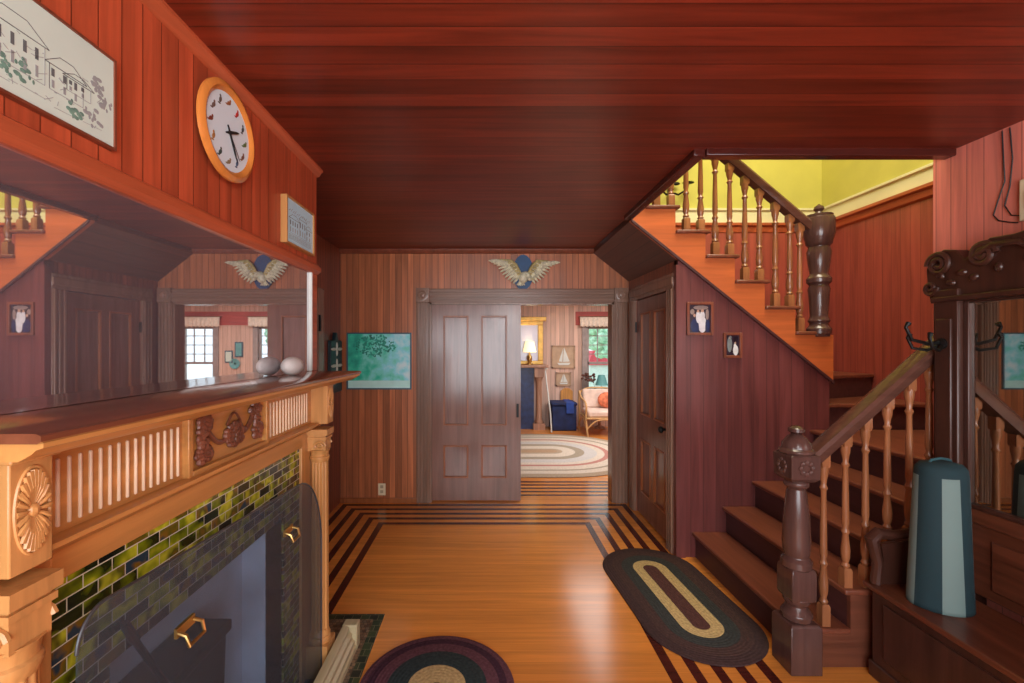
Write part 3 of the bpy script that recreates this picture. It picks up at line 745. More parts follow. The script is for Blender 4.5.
ep = thing('eagle_plaque', 'spread-winged gilt eagle on a dark blue oval plaque over the doorway', 'plaque', (.365, FY, 2.16))
g = MB(); g.prism([(.365+.105*math.cos(2*PI*k/40), 2.335+.178*math.sin(2*PI*k/40)) for k in range(40)], 'Y', FY-.02, FY); g.build('oval_board', 'blue', ep)
def wing(side):
    root = Vector((.375+side*.04, FY-.045, 2.315)); sh = Vector((.375+side*.13, FY-.05, 2.43)); tip = Vector((.375+side*.325, FY-.04, 2.455 if side < 0 else 2.425))
    g = MB(); n = 11
    for k in range(n):
        u = k/(n-1)
        a = root.lerp(sh, min(1, u*1.5)) if u < .667 else sh.lerp(tip, (u-.667)/.333*.62)
        ln_ = .09+.06*math.sin(PI*(.15+.75*u))
        ang = -.95+.98*u
        d = Vector((side*math.cos(ang), 0, math.sin(ang)))
        pts = [a+d*ln_*q-Vector((0, .004*math.sin(q*3), 0)) for q in (0, .3, .65, 1)]
        g.tube(pts, [.014, .018, .015, .005], 6)
    w1 = g.build('flight_feathers', 'gold', ep)
    g = MB(); g.tube([root, root.lerp(sh, .6)+Vector((side*-.008, 0, .02)), sh+Vector((0, 0, .012)), sh.lerp(tip, .5)+Vector((0, 0, .012)), tip], [.016, .018, .016, .011, .004], 10)
    for k in range(5):
        u = k/4; a = root.lerp(sh, u)+Vector((side*.02, -.012, -.005)); g.blob(a, (.022, .012, .016), 8, 5)
    g.build('wing_coverts', 'goldd', ep)
wing(-1); wing(1)
g = MB(); g.blob((.37, FY-.05, 2.28), (.05, .035, .062), 12, 8, Matrix.Rotation(.5, 3, 'Y')); g.tube([(.385, FY-.06, 2.305), (.405, FY-.075, 2.3), (.42, FY-.08, 2.275)], [.035, .028, .02], 10); g.blob((.425, FY-.082, 2.26), (.024, .022, .022), 10, 7)
for k in range(5): g.tube([(.345, FY-.04, 2.25), (.30+.02*k, FY-.035, 2.195+.004*abs(k-2))], [.014, .006], 6)
g.build('body', 'gold', ep)
g = MB(); g.tube([(.44, FY-.085, 2.262), (.458, FY-.086, 2.256), (.462, FY-.086, 2.244)], [.01, .007, .002], 6); g.build('beak', 'goldd', ep)

g = MB(); ol_ = thing('wall_outlet', 'small ivory electrical outlet low on the far wall beneath the teal print', 'outlet', (-1.07, FY, .07))
box(-1.105, -1.03, FY-.006, FY, .075, .195).build('plate', 'ivory', ol_, bevel=.003)
for z in (.098, .148): box(-1.083, -1.052, FY-.0085, FY-.005, z, z+.03).build('receptacle', plain('darker_ivory', (176, 160, 130), .4, noise=0), ol_, bevel=.002)  # receptacle faces in a darker ivory than the plate

fp = thing('wall_plaque', 'narrow dark teal painted plaque with two white flowers on left recess wall', 'plaque', (LX, 4.36, 1.14))
g = MB(); g.prism([(4.2, 1.14), (4.52, 1.14), (4.52, 1.64), (4.40, 1.65), (4.38, 1.72), (4.34, 1.72), (4.32, 1.65), (4.2, 1.64)], 'X', LX, LX+.035); g.build('board', 'teal_dark', fp, bevel=.005)
for z in (1.56, 1.40):
    g = MB()
    for k in range(4):
        t = PI/2*k; u = Vector((0, 2.1*math.cos(t), .8*math.sin(t)))
        g.blob(Vector((LX+.036, 4.36, z))+u*.04, (.008, .026+.026*abs(u.y), .016+.026*abs(u.z)), 8, 5)
    g.build('painted_flower', 'offwhite', fp)

def photo(name, x0, x1, z0, z1, label, seed):
    p = thing(name, label, 'picture', ((x0+x1)/2, PY, z0)); fw = .02
    g = MB(); g.box(x0, x0+fw, PY-.02, PY, z0, z1); g.box(x1-fw, x1, PY-.02, PY, z0, z1); g.box(x0+fw, x1-fw, PY-.02, PY, z0, z0+fw); g.box(x0+fw, x1-fw, PY-.02, PY, z1-fw, z1); g.build('frame', 'frame', p, bevel=.003)
    a, b, c_, d = x0+fw, x1-fw, z0+fw, z1-fw; w, h = b-a, d-c_
    box(a, b, PY-.006, PY, c_, d).build('print', plain('dark_photo_ground', (44, 30, 44), .3, noise=.4, nscale=30), p)
    y = PY-.0062
    def patch(n, rgb, items):
        m = plain('photo_tone', rgb, .4, noise=.1, nscale=30)
        for (u, v, ru, rv) in items: MB().blob((a+u*w, y, c_+v*h), (ru*w, .001, rv*h), 14, 8).build(n, m, p)
    if seed == 0:
        patch('pale_backdrop', (150, 130, 124), [(.55, .9, .35, .08), (.15, .75, .1, .1), (.85, .65, .08, .2)])
        patch('dark_suit', (30, 40, 84), [(.25, .25, .18, .24), (.85, .25, .13, .24), (.38, .2, .1, .2)])
        patch('white_dress', (214, 212, 220), [(.62, .3, .2, .3), (.62, .6, .12, .18), (.42, .55, .1, .25)])
        patch('face', (190, 150, 130), [(.62, .78, .07, .07), (.42, .76, .06, .06), (.25, .62, .06, .06)])
    else:
        patch('grey_coat', (120, 130, 130), [(.3, .55, .18, .4), (.35, .9, .1, .08)])
        patch('white_dress', (214, 216, 216), [(.75, .25, .2, .26), (.7, .45, .1, .15)])
        patch('face', (180, 150, 130), [(.3, .85, .07, .06), (.72, .62, .07, .06)])
photo('wedding_photo', 1.50, 1.70, 1.67, 1.92, 'larger framed photograph of people in white and dark clothes on staircase wall', 0)
photo('framed_photo', 1.775, 1.915, 1.50, 1.69, 'smaller lower framed photograph on staircase wall under the sloping moulding', 1)

# ------------------------------------------------------------------ rugs
def rug(name, cx, cy, L, R, rot, stops, label, axis='Y', th=.012, z=.001):
    g = MB(); n = 24; out = []
    for (r, h) in ((R-.004, 0), (R, th*.35), (R-.002, th*.75), (R-.008, th)):
        ring = []
        for k in range(2*n):
            t = PI*k/(n-1) if k < n else PI+PI*(k-n)/(n-1)
            ox = r*math.cos(t); oy = r*math.sin(t)+(L if k < n else -L)
            ring.append((ox, oy, h) if axis == 'Y' else (oy, -ox, h))
        out.append(ring)
    m = 2*n; vs = [p for r in out for p in r]; fs = []
    for i in range(3):
        for k in range(m): fs.append((i*m+k, i*m+(k+1) % m, (i+1)*m+(k+1) % m, (i+1)*m+k))
    fs.append(list(range(m-1, -1, -1))); fs.append([3*m+k for k in range(m)])
    g.add(vs, fs)
    o = g.build(name, rug_mat(name+'_braid', L, stops, R, axis), origin=(0, 0, 0)); o.location = (cx, cy, z); o.rotation_euler.z = rot
    return tag(o, label, 'rug')
P_, Gd, Tn = lin((100, 66, 76)), lin((52, 62, 64)), lin((184, 160, 114))
rug('round_braided_rug', -.235, 2.09, .001, .365, 0, [(0, lin((120, 100, 70))), (.06, Tn), (.37, Gd), (.64, P_), (.8, lin((70, 46, 60))), (.9, P_)], 'small round braided rug with tan centre at the bottom of the photo')
rug('oval_braided_rug', 1.185, 2.87, .32, .33, math.radians(4.5), [(0, lin((84, 56, 54))), (.15, Tn), (.36, lin((58, 60, 60))), (.6, lin((72, 54, 52))), (.8, lin((66, 50, 50)))], 'dark oval braided rug with tan ring at the foot of the stairs')
W1 = lin((214, 202, 184)); W2 = lin((176, 158, 134)); W3 = lin((164, 152, 132)); W4 = lin((200, 196, 190)); RD = lin((186, 134, 122))
rug('parlour_rug', .42, 6.75, .55, 1.32, 0, [(0, lin((180, 150, 120))), (.06, W2), (.12, W1), (.26, W3), (.36, W4), (.5, W1), (.58, RD), (.64, W1), (.76, W3), (.8, W1), (.9, W2)], 'large pale cream oval braided rug on the parlour floor beyond the doorway', 'X')

# ------------------------------------------------------------------ staircase
sc = thing('staircase', 'winding oak staircase with turned balusters and carved newel posts', 'staircase', (1.55, 2.8, 0))
RH = .192; TY0, TY1 = 2.24, PY
nosex = [1.54, 1.77, 1.99, 2.21, 2.43]
for i, x in enumerate(nosex):
    z = RH*(i+1); xe = nosex[i+1]+.03 if i < 4 else WX
    y0 = TY0 if i < 3 else (TY0 if i < 4 else 2.15)
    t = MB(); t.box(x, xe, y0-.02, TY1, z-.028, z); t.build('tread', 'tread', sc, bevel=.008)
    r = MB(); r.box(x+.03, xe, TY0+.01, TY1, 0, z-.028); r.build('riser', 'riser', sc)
# quarter turn: winders climbing towards the back wall and round the post
def winder(poly, z, h=RH):
    t = MB(); t.prism(poly, 'Z', z-.028, z); t.build('tread', 'tread', sc, bevel=.006)
    cx = sum(p[0] for p in poly)/len(poly); cy = sum(p[1] for p in poly)/len(poly)
    pl = [(cx+(p[0]-cx)*.96, cy+(p[1]-cy)*.96) for p in poly]
    r = MB(); r.prism(pl, 'Z', z-h-.02, z-.028); r.build('riser', 'riser', sc)
pv = (2.585, 3.42); YB = FY-.014
winder([(2.585, 3.40), (WX, 3.40), (WX, YB), (2.585, YB)], RH*6)
winder([(2.585, 3.62), (WX, 3.95), (WX, YB), (2.585, YB)], RH*7)
winder([(2.585, 3.66), (3.1, YB), (2.585, YB)], RH*8)
# upper flight rising to the left above the photo wall
ux = [2.50, 2.31, 2.10, 1.885, 1.665, 1.445, 1.22]; uz = [1.70, 1.89, 2.085, 2.275, 2.46, 2.645, 2.825]
ux = [2.53, 2.345, 2.115, 1.89, 1.67, 1.445, 1.22]
for i in range(7):
    x1 = ux[i]; x0 = ux[i+1]-.03 if i < 6 else 1.075
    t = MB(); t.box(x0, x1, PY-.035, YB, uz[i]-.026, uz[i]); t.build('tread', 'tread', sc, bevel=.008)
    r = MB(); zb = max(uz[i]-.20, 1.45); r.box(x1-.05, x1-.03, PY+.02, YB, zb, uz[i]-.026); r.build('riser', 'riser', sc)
poly = [(2.60, sb(2.60)), (1.08, sb(1.08))]
poly += [(1.08, uz[6]-.026)]
for i in range(6, -1, -1):
    poly += [(ux[i]-.03, uz[i]-.026)] + ([(ux[i]-.03, uz[i-1]-.026)] if i > 0 else [(2.60, uz[0]-.026)])
t = MB(); t.prism(poly, 'Y', PY-.012, PY+.03); t.build('stringer', 'string', sc)
t = MB(); t.prism([(1.08, sb(1.08)-.012), (2.60, sb(2.60)-.012), (2.60, sb(2.60)+.014), (1.08, sb(1.08)+.014)], 'Y', PY-.026, PY-.01); t.build('stringer_moulding', 'riser', sc, bevel=.004)
M['soffit'] = wood('soffit_boards', (92, 52, 38), 'Y', 'X', .1, .05, .45, .3, .3)
t = MB(); t.prism([(1.08, sb(1.08)-.0), (RX+.05, sb(RX+.05)), (RX+.05, sb(RX+.05)+.05), (1.08, sb(1.08)+.05)], 'Y', PY+.03, FY-.001); t.build('soffit', 'soffit', sc)
for a, b in zip(nosex[:4], nosex[1:]):
    pass
# balusters
def baluster(x, y, z0, z1, k=1.0):
    L = z1-z0; g = MB(); r = .0205*k
    g.sqlathe([(r*1.15, 0), (r*1.15, .11*L), (r*.9, .125*L)], (x, y, z0))
    g.lathe([(r*.7, .12*L), (r*1.15, .14*L), (r*.75, .16*L), (r*1.1, .19*L), (r*1.2, .24*L), (r*.75, .34*L), (r*1.1, .36*L), (r*.7, .385*L), (r*.95, .42*L), (r*.85, .6*L), (r*.68, .78*L), (r*1.1, .8*L), (r*.68, .82*L), (r*.95, .86*L), (r*1.2, .885*L), (r*1.25, .93*L)], (x, y, z0), n=12)
    g.sqlathe([(r*1.05, .92*L), (r*1.15, .935*L), (r*1.15, L)], (x, y, z0))
    return g.build('baluster', 'stairZ', sc)
def hr(x): return 2.515-.85*(x-2.457)               # top of the upper handrail
for i in range(7):
    for d in (.055, .165):
        x = ux[i]-d
        if i == 0 and d < .1: continue
        if i == 6 and d > .1: continue
        baluster(x, PY+.015, uz[i], hr(x)-.075)
g = MB(); prof = [(-.038, -.085), (.038, -.085), (.045, -.06), (.05, -.03), (.04, -.008), (.0, .004), (-.04, -.008), (-.05, -.03), (-.045, -.06)]
def rail(x0, z0, x1, z1, yc, name):
    vs = [(x0, yc+a, z0+b) for a, b in prof]+[(x1, yc+a, z1+b) for a, b in prof]; n = len(prof)
    g = MB(); g.add(vs, [list(range(n)), list(range(2*n-1, n-1, -1))]+[(i, i+n, (i+1) % n+n, (i+1) % n) for i in range(n)])
    return g.build(name, 'rail', sc)
rail(2.50, hr(2.50), 1.02, hr(1.02), PY+.015, 'handrail')
# upper newel post
def newel(x, y, z0, segs, sq, finial):
    g = MB()
    for a in sq: g.sqlathe(a, (x, y, z0))
    for a in segs: g.lathe(a, (x, y, z0), n=24)
    po = g.build('newel_post', 'post', sc, bevel=.004)
    g = MB(); g.lathe(finial, (x, y, z0), n=20); g.build('finial', 'post', po)
    return po
newel(2.515, PY+.02, 1.66, [[(.078, .02), (.082, .06), (.066, .08), (.06, .1), (.072, .12), (.062, .14), (.058, .16), (.066, .3), (.072, .36), (.062, .39), (.08, .41), (.082, .44), (.066, .46), (.06, .48), (.072, .56), (.08, .64), (.068, .68), (.085, .7), (.09, .73), (.094, .74), (.104, .78), (.104, .88), (.098, .9)]],
      [[(.05, .0), (.05, .03)]], [(.075, .895), (.09, .905), (.09, .92), (.05, .93), (.03, .935), (.022, .95), (.035, .965), (.03, .985), (.012, .998), (.004, 1.005)])
# lower newel post
lp = newel(1.54, TY0-.0, 0, [[(.064, .24), (.07, .27), (.055, .29), (.046, .31), (.06, .33), (.062, .35)], [(.06, .49), (.068, .5), (.068, .53), (.052, .55), (.058, .57), (.062, .62), (.056, .75), (.044, .86), (.04, .885), (.055, .9), (.055, .915), (.046, .925), (.054, .94)], [(.068, 1.055), (.08, 1.065), (.08, 1.075), (.06, 1.09)]],
      [[(.076, 0), (.076, .225), (.066, .24)], [(.054, .34), (.06, .355), (.06, .48), (.054, .5)], [(.054, .925), (.07, .945), (.072, 1.05), (.064, 1.06)]],
      [(.066, 1.085), (.062, 1.11), (.04, 1.14), (.03, 1.15), (.022, 1.155), (.036, 1.165), (.036, 1.18), (.02, 1.192), (.004, 1.195)])
g = MB()
for k in range(8):
    t = 2*PI*k/8
    g.blob((1.54+.028*math.cos(t), TY0-.074, .998+.028*math.sin(t)), (.013, .007, .013), 8, 5)
g.build('rosette', 'post', lp)
g = MB()
for k in range(8):
    t = 2*PI*k/8
    g.blob((1.54-.074, TY0+.028*math.cos(t), .998+.028*math.sin(t)), (.007, .013, .013), 8, 5)
g.build('rosette', 'post', lp)
def hl(x): return 1.065+.89*(x-1.617)
rail(1.60, hl(1.60), 2.30, hl(2.30), TY0+.02, 'handrail')
for x in (1.69, 1.80, 1.90, 2.01, 2.12, 2.22):
    i = max(k for k in range(5) if nosex[k] < x-.01)
    baluster(x, TY0+.02, RH*(i+1), hl(x)-.08, .85)
# closed end under the lower flight
g = MB(); pl = [(1.57, 0)]
for i in range(4): pl += [(nosex[i]+.03, RH*(i+1)-.028), (nosex[i+1]+.03 if i < 3 else SX, RH*(i+1)-.028)]
pl += [(SX, 0)]
g.prism(pl, 'Y', TY0-.012, TY0+.012); g.build('stringer', 'stair', sc)

# wrought iron sconce upstairs
sk = thing('wall_sconce', 'black wrought iron leaf sconce on yellow upstairs wall behind the balusters', 'sconce', (1.85, FY, 3.05))
g = MB(); g.box(1.83, 1.87, FY-.012, FY, 3.08, 3.3); g.build('back_plate', 'iron', sk)
g = MB()
for sx in (-1, 1):
    g.tube([(1.85, FY-.01, 3.15), (1.85+sx*.06, FY-.08, 3.1), (1.85+sx*.13, FY-.12, 3.14), (1.85+sx*.14, FY-.12, 3.2)], .01)
    g.blob((1.85+sx*.14, FY-.12, 3.205), (.06, .04, .012), 10, 6); g.blob((1.85+sx*.05, FY-.05, 3.22), (.04, .02, .018), 8, 5)
g.build('leaf_arm', 'iron', sk)

# ------------------------------------------------------------------ hall tree
ht = thing('hall_tree', 'dark carved oak hall tree with mirror, coat hooks and bench seat at right', 'hall tree', (2.1, 1.65, 0))
Y0, Y1 = 1.10, 2.205; BF = 2.215; BB = 2.325
for a, b in ((2.09, Y1), (Y0, 1.215)):
    g = MB(); g.box(2.185, BB, a, b, .0, 1.86); g.box(2.172, 2.187, a+.02, b-.02, .75, 1.72); g.build('side_post', 'hall', ht, bevel=.006)
g = MB(); g.box(2.25, BB, 1.215, 2.09, .45, .78); g.box(2.225, 2.25, 1.215, 2.09, .78, .85); g.box(2.24, 2.25, 1.3, 2.0, .5, .72); g.build('back_panel', 'hallY', ht, bevel=.006)
g = MB(); g.box(2.236, BB, 1.215, 2.09, .85, 1.80); g.build('mirror_backing', 'hall', ht)
box(2.228, 2.236, 1.225, 2.08, .86, 1.795).build('mirror_glass', 'mirror2', ht)
g = MB(); g.box(2.212, 2.236, 2.068, 2.09, .85, 1.81); g.box(2.212, 2.236, 1.215, 1.237, .85, 1.81); g.box(2.212, 2.236, 1.237, 2.068, 1.788, 1.81); g.box(2.212, 2.236, 1.237, 2.068, .85, .872); g.build('mirror_frame', 'hall', ht, bevel=.004)
# crest board with a curved top
top = [(2.235, 1.80), (2.25, 1.9), (2.255, 1.97), (2.23, 2.03), (2.17, 2.055), (2.11, 2.04), (2.075, 1.99), (2.03, 2.03), (1.97, 2.065), (1.88, 2.06), (1.75, 2.08), (1.65, 2.10)]
full = top+[(3.30-y, z) for y, z in reversed(top[:-1])]
g = MB(); g.prism(full, 'X', 2.20, 2.26); g.box(2.17, 2.30, Y0, Y1, 1.80, 1.825); g.build('crest', 'hall', ht, bevel=.005)
def spiral(cy, cz, r0, turns, sgn, start=0):
    n = int(22*turns); return [(2.192, cy+sgn*r0*(1-i/n*.85)*math.cos(start+2*PI*i/22), cz+r0*(1-i/n*.85)*math.sin(start+2*PI*i/22)) for i in range(n+1)]
for mir in (0, 1):
    g = MB(); f_ = (lambda y: 3.30-y) if mir else (lambda y: y)
    for pts, r in ((spiral(2.185, 1.985, .058, 2, 1), .012), (spiral(1.99, 1.995, .055, 2, -1), .013), (spiral(2.225, 1.875, .035, 1.5, 1, PI), .01)):
        g.tube([(p[0], f_(p[1]), p[2]) for p in pts], r, 8)
    g.tube([(2.192, f_(y), z) for y, z in ((2.04, 1.985), (1.95, 2.03), (1.85, 2.02), (1.77, 1.96), (1.76, 1.9))], [.012, .016, .014, .012, .008], 8)
    for y, z in ((2.13, 1.89), (2.03, 1.9), (2.08, 1.93), (1.93, 1.93), (1.82, 1.95), (2.18, 1.93)): g.blob((2.196, f_(y), z), (.012, .022, .016), 8, 6, Matrix.Rotation(y*9, 3, 'X'))
    g.build('carved_scroll', 'hall', ht)
for yc, zc_ in ((2.15, 1.60), (1.16, 1.60)):
    g = MB(); g.lathe([(.028, 0), (.028, -.006), (.014, -.014)], (2.172, yc, zc_), 'X', 14)
    for sg in (-1, 1):
        g.tube([(2.18, yc, zc_), (2.13, yc+sg*.03, zc_-.03), (2.08, yc+sg*.05, zc_-.02), (2.06, yc+sg*.055, zc_+.03), (2.07, yc+sg*.05, zc_+.05)], [.008, .008, .007, .007, .011], 8)
    g.tube([(2.18, yc, zc_+.01), (2.11, yc, zc_+.0), (2.03, yc, zc_+.02), (2.0, yc, zc_+.08), (2.015, yc, zc_+.1)], [.009, .009, .008, .007, .012], 8)
    g.build('coat_hook', 'iron', ht)
# bench
g = MB(); g.box(1.83, 2.2, Y0+.01, Y1-.01, .425, .45); g.build('seat', 'hallY', ht, bevel=.006)
g = MB(); g.box(1.86, 2.2, Y0+.03, Y1-.03, .06, .425); g.box(1.85, 1.862, Y0+.1, Y1-.1, .12, .38); g.box(1.85, 2.2, Y0+.02, Y1-.02, 0, .075); g.build('seat_box', 'hall', ht, bevel=.006)
for y in (2.165, 1.145):
    g = MB(); pr = [(1.87, .45), (1.88, .55), (1.86, .62), (1.85, .66), (1.88, .69), (1.96, .68), (2.1, .70), (2.2, .74)]
    g.tube([(x, y, z) for x, z in pr], [.024, .022, .026, .03, .028, .024, .024, .024], 10)
    g.prism([(1.88, .45), (1.90, .56), (1.89, .64), (2.0, .655), (2.2, .70), (2.2, .45)], 'Y', y-.012, y+.012)
    g.build('arm', 'hall', ht)

# striped canvas bag standing on the bench
bg = thing('striped_bag', 'tall teal and white striped canvas bag standing on the hall tree seat', 'bag', (2.0, 1.99, .45))
n = 40; g = MB()
def rad(h): return .12-.05*h/.62*.5
def bp(k, h):
    t = 2*PI*k/n; r = rad(h)*(1+.02*math.sin(3*t+h*5)); return (2.0+r*math.cos(t), 1.985+r*.82*math.sin(t), .452+h)
hs = [0, .02, .1, .25, .4, .52, .57]
vs = [bp(k, h) for h in hs for k in range(n)]
for q, h in [(.96, .60), (.8, .62), (.4, .63), (.02, .632)]:
    for k in range(n):
        p = bp(k, .57); vs.append((2.0+(p[0]-2.0)*q, 1.985+(p[1]-1.985)*q, .452+h))
m_r = len(vs)//n
g.add(vs, [(i*n+k, i*n+(k+1) % n, (i+1)*n+(k+1) % n, (i+1)*n+k) for i in range(m_r-1) for k in range(n)]+[list(range(n-1, -1, -1)), [(m_r-1)*n+k for k in range(n)]])
def stripe_mat():
    m, nt, b = new_mat('striped_canvas')
    tc = N(nt, 'ShaderNodeTexCoord'); sx = N(nt, 'ShaderNodeSeparateXYZ'); nt.links.new(tc.outputs['Object'], sx.inputs[0])
    an = math_n(nt, 'ARCTAN2', sx.outputs[1], sx.outputs[0])
    w_ = math_n(nt, 'SINE', math_n(nt, 'ADD', math_n(nt, 'MULTIPLY', an, 4.0), 2.85))
    top_ = math_n(nt, 'LESS_THAN', sx.outputs[2], .572)
    f_ = math_n(nt, 'MULTIPLY', math_n(nt, 'GREATER_THAN', w_, .05), top_)
    nt.links.new(ramp(nt, f_, [(0, lin((22, 50, 56))), (.5, lin((112, 134, 130)))], 'CONSTANT'), b.inputs['Base Color']); b.inputs['Roughness'].default_value = .85
    return m
g.build('canvas_body', stripe_mat(), bg, angle=3)
g = MB(); g.tube([(2.0-.05, 1.985, 1.07), (1.96, 1.985, 1.088), (2.0, 1.985, 1.095), (2.04, 1.985, 1.088), (2.05, 1.985, 1.07)], .006, 6); g.build('carry_loop', 'stripe_d', bg)

# cord and plate on the salmon wall
cd = MB(); X = SX-.006
cd.tube([(X, 2.03, 2.56), (X, 2.025, 2.44), (X, 2.02, 2.33), (X, 2.05, 2.24), (X, 2.065, 2.19), (X, 2.045, 2.16), (X, 2.0, 2.14), (X, 1.97, 2.13)], .0026, 6)
cd.tube([(X, 2.0, 2.56), (X, 1.99, 2.42), (X, 2.0, 2.3), (X, 2.02, 2.22), (X, 1.995, 2.17), (X, 1.95, 2.155), (X, 1.92, 2.2)], .0026, 6)
tag(cd.build('hanging_cord', 'black'), 'thin black cord looping down the salmon board wall from the ceiling', 'cord')
sw = thing('wall_plate', 'ivory box on the salmon wall at the right edge beside the cord', 'wall plate', (SX, 1.9, 2.13))
box(SX-.02, SX, 1.86, 1.955, 2.13, 2.31).build('housing', 'ivory', sw, bevel=.004)
box(SX-.026, SX-.02, 1.885, 1.93, 2.18, 2.26).build('cover', 'ivory', sw, bevel=.002)

# ------------------------------------------------------------------ parlour furnishings
pf = thing('parlour_fireplace', 'parlour fireplace with gilt overmantel mirror and navy surround seen through the doorway', 'fireplace', (.45, 8.7, 0))
M['pwood'] = wood('parlour_mantel_wood', (168, 128, 104), 'Z', rough=.4)
for x in (-.18, .90):
    g = MB(); g.box(x-.02, x+.2, 8.5, BY-.015, 0, .12); g.lathe([(.075, .12), (.08, .16), (.06, .2), (.058, .9), (.07, .95), (.085, 1.0)], (x+.09, 8.6, 0), n=18); g.box(x, x+.18, 8.52, BY-.015, 1.0, 1.18); g.build('column', 'pwood', pf)
box(-.25, 1.16, 8.48, BY-.015, 1.18, 1.23).build('shelf', 'pwood', pf, bevel=.01)
g = MB(); g.box(0, .9, 8.62, 8.68, 0, 1.18); g.build('surround', plain('navy_tiles', (24, 44, 92), .35, noise=.3, nscale=12), pf)
g = MB(); g.box(-.2, 1.1, BY-.09, BY-.015, 1.23, 1.3); g.box(-.2, 1.1, BY-.09, BY-.015, 2.0, 2.08); g.box(-.2, -.1, BY-.09, BY-.015, 1.3, 2.0); g.box(1.0, 1.1, BY-.09, BY-.015, 1.3, 2.0); g.box(-.28, 1.16, BY-.12, BY-.015, 2.08, 2.16); g.build('overmantel_frame', plain('gilt_frame', (216, 176, 96), .35, .5), pf, bevel=.01)
M['mirror3'] = mirror_mat('dull_mirror', (.55, .55, .6), rough=.35, haze=.4, hazecol=(150, 140, 160))
box(-.1, 1.0, BY-.05, BY-.015, 1.3, 2.0).build('mirror_glass', 'mirror3', pf)
lm = thing('mantel_lamp', 'lit white-shaded lamp on the parlour mantelpiece', 'lamp', (.82, 8.66, 1.23))
g = MB(); g.lathe([(.06, 0), (.06, .02), (.03, .04), (.05, .1), (.045, .16), (.015, .2), (.012, .27)], (.82, 8.66, 1.23)); g.build('base', 'brass', lm)
g = MB(); g.lathe([(.13, .24), (.128, .25), (.085, .45), (.083, .45), (.126, .25)], (.82, 8.66, 1.23), n=24); g.build('lamp_shade', 'shade', lm)

def boat(name, x0, x1, z0, z1, label):
    p = thing(name, label, 'picture', ((x0+x1)/2, BY, z0)); w, h = x1-x0, z1-z0; b = .022
    g = MB(); g.box(x0, x0+b, BY-.03, BY, z0, z1); g.box(x1-b, x1, BY-.03, BY, z0, z1); g.box(x0, x1, BY-.03, BY, z0, z0+b); g.box(x0, x1, BY-.03, BY, z1-b, z1); g.build('frame', plain('tan_frame', (176, 146, 118), .5), p)
    box(x0+b, x1-b, BY-.012, BY, z0+b, z1-b).build('print', plain('tan_picture_ground', (186, 160, 132), .6, noise=.08), p)
    cx = (x0+x1)/2; g = MB()
    g.prism([(cx-.02*w, z0+.28*h), (cx+.02*w, z0+.92*h), (cx+.26*w, z0+.3*h)], 'Y', BY-.018, BY-.011); g.prism([(cx-.05*w, z0+.28*h), (cx-.02*w, z0+.85*h), (cx-.2*w, z0+.3*h)], 'Y', BY-.018, BY-.011)
    g.prism([(cx-.26*w, z0+.24*h), (cx+.3*w, z0+.24*h), (cx+.22*w, z0+.14*h), (cx-.2*w, z0+.14*h)], 'Y', BY-.018, BY-.011)
    g.build('sailboat', 'offwhite', p)
boat('sailboat_picture', 1.28, 1.74, 1.15, 1.60, 'larger sailing boat picture on the parlour wall left of the window')
boat('small_sailboat_picture', 1.36, 1.66, .80, 1.07, 'smaller sailing boat picture hung under the larger one in the parlour')
for i, (x, z, w, h, m, lab) in enumerate(((3.2, 1.38, .16, .24, 'paper', 'pale upright picture beside the parlour windows, seen in the overmantel mirror'), (3.0, 1.52, .16, .3, 'tealframe', 'teal upright picture beside the parlour windows, seen in the overmantel mirror'))):
    p = thing('wall_picture', lab, 'picture', (x, BY, z-h/2))
    box(x-w/2, x+w/2, BY-.02, BY, z-h/2, z+h/2).build('frame', 'tealframe', p, bevel=.004); box(x-w/2+.025, x+w/2-.025, BY-.024, BY-.018, z-h/2+.025, z+h/2-.025).build('print', 'paper' if i == 0 else 'tealshade', p)
p = thing('round_plate', 'round teal plate hung on parlour wall, seen in the overmantel mirror', 'plate', (3.08, BY, 1.13))
g = MB(); g.lathe([(.02, 0), (.06, -.006), (.1, -.02), (.104, -.018), (.06, -.0), (.02, 0)], (3.08, BY-.006, 1.24), 'Y', 28); g.build('plate_body', 'tealshade', p)

ch = thing('blanket_chest', 'low chest draped in dark navy cloth against the parlour wall', 'chest', (1.5, 8.62, 0))
g = MB(); g.box(1.22, 1.68, 8.42, 8.84, 0, .47); g.build('body', 'navy', ch, bevel=.02)
g = MB(); g.box(1.2, 1.69, 8.4, 8.85, .47, .53); g.build('lid', 'navy', ch, bevel=.02)
g = MB(); g.box(1.48, 1.62, 8.385, 8.855, .33, .542); g.build('folded_throw', plain('blue_throw', (40, 72, 150), .8), ch, bevel=.006)
ob = thing('ochre_board', 'upright ochre wooden chairback board behind the navy chest', 'board', (1.56, 8.87, 0))
g = MB(); g.prism([(1.45, .0), (1.45, .70), (1.52, .76), (1.62, .76), (1.69, .70), (1.69, 0)], 'Y', 8.865, 8.885); g.build('board', 'ochre', ob, bevel=.004)
g = MB(); g.tube([(1.10, 8.472, 1.12), (1.11, 8.45, 1.0), (1.165, 8.27, .35), (1.18, 8.23, .012)], .014); g.tube([(1.10, 8.472, 1.12), (1.11, 8.455, 1.17), (1.14, 8.44, 1.165)], .012)
tag(g.build('walking_stick', 'offwhite'), 'white walking stick leaning by the parlour fireplace column', 'stick')

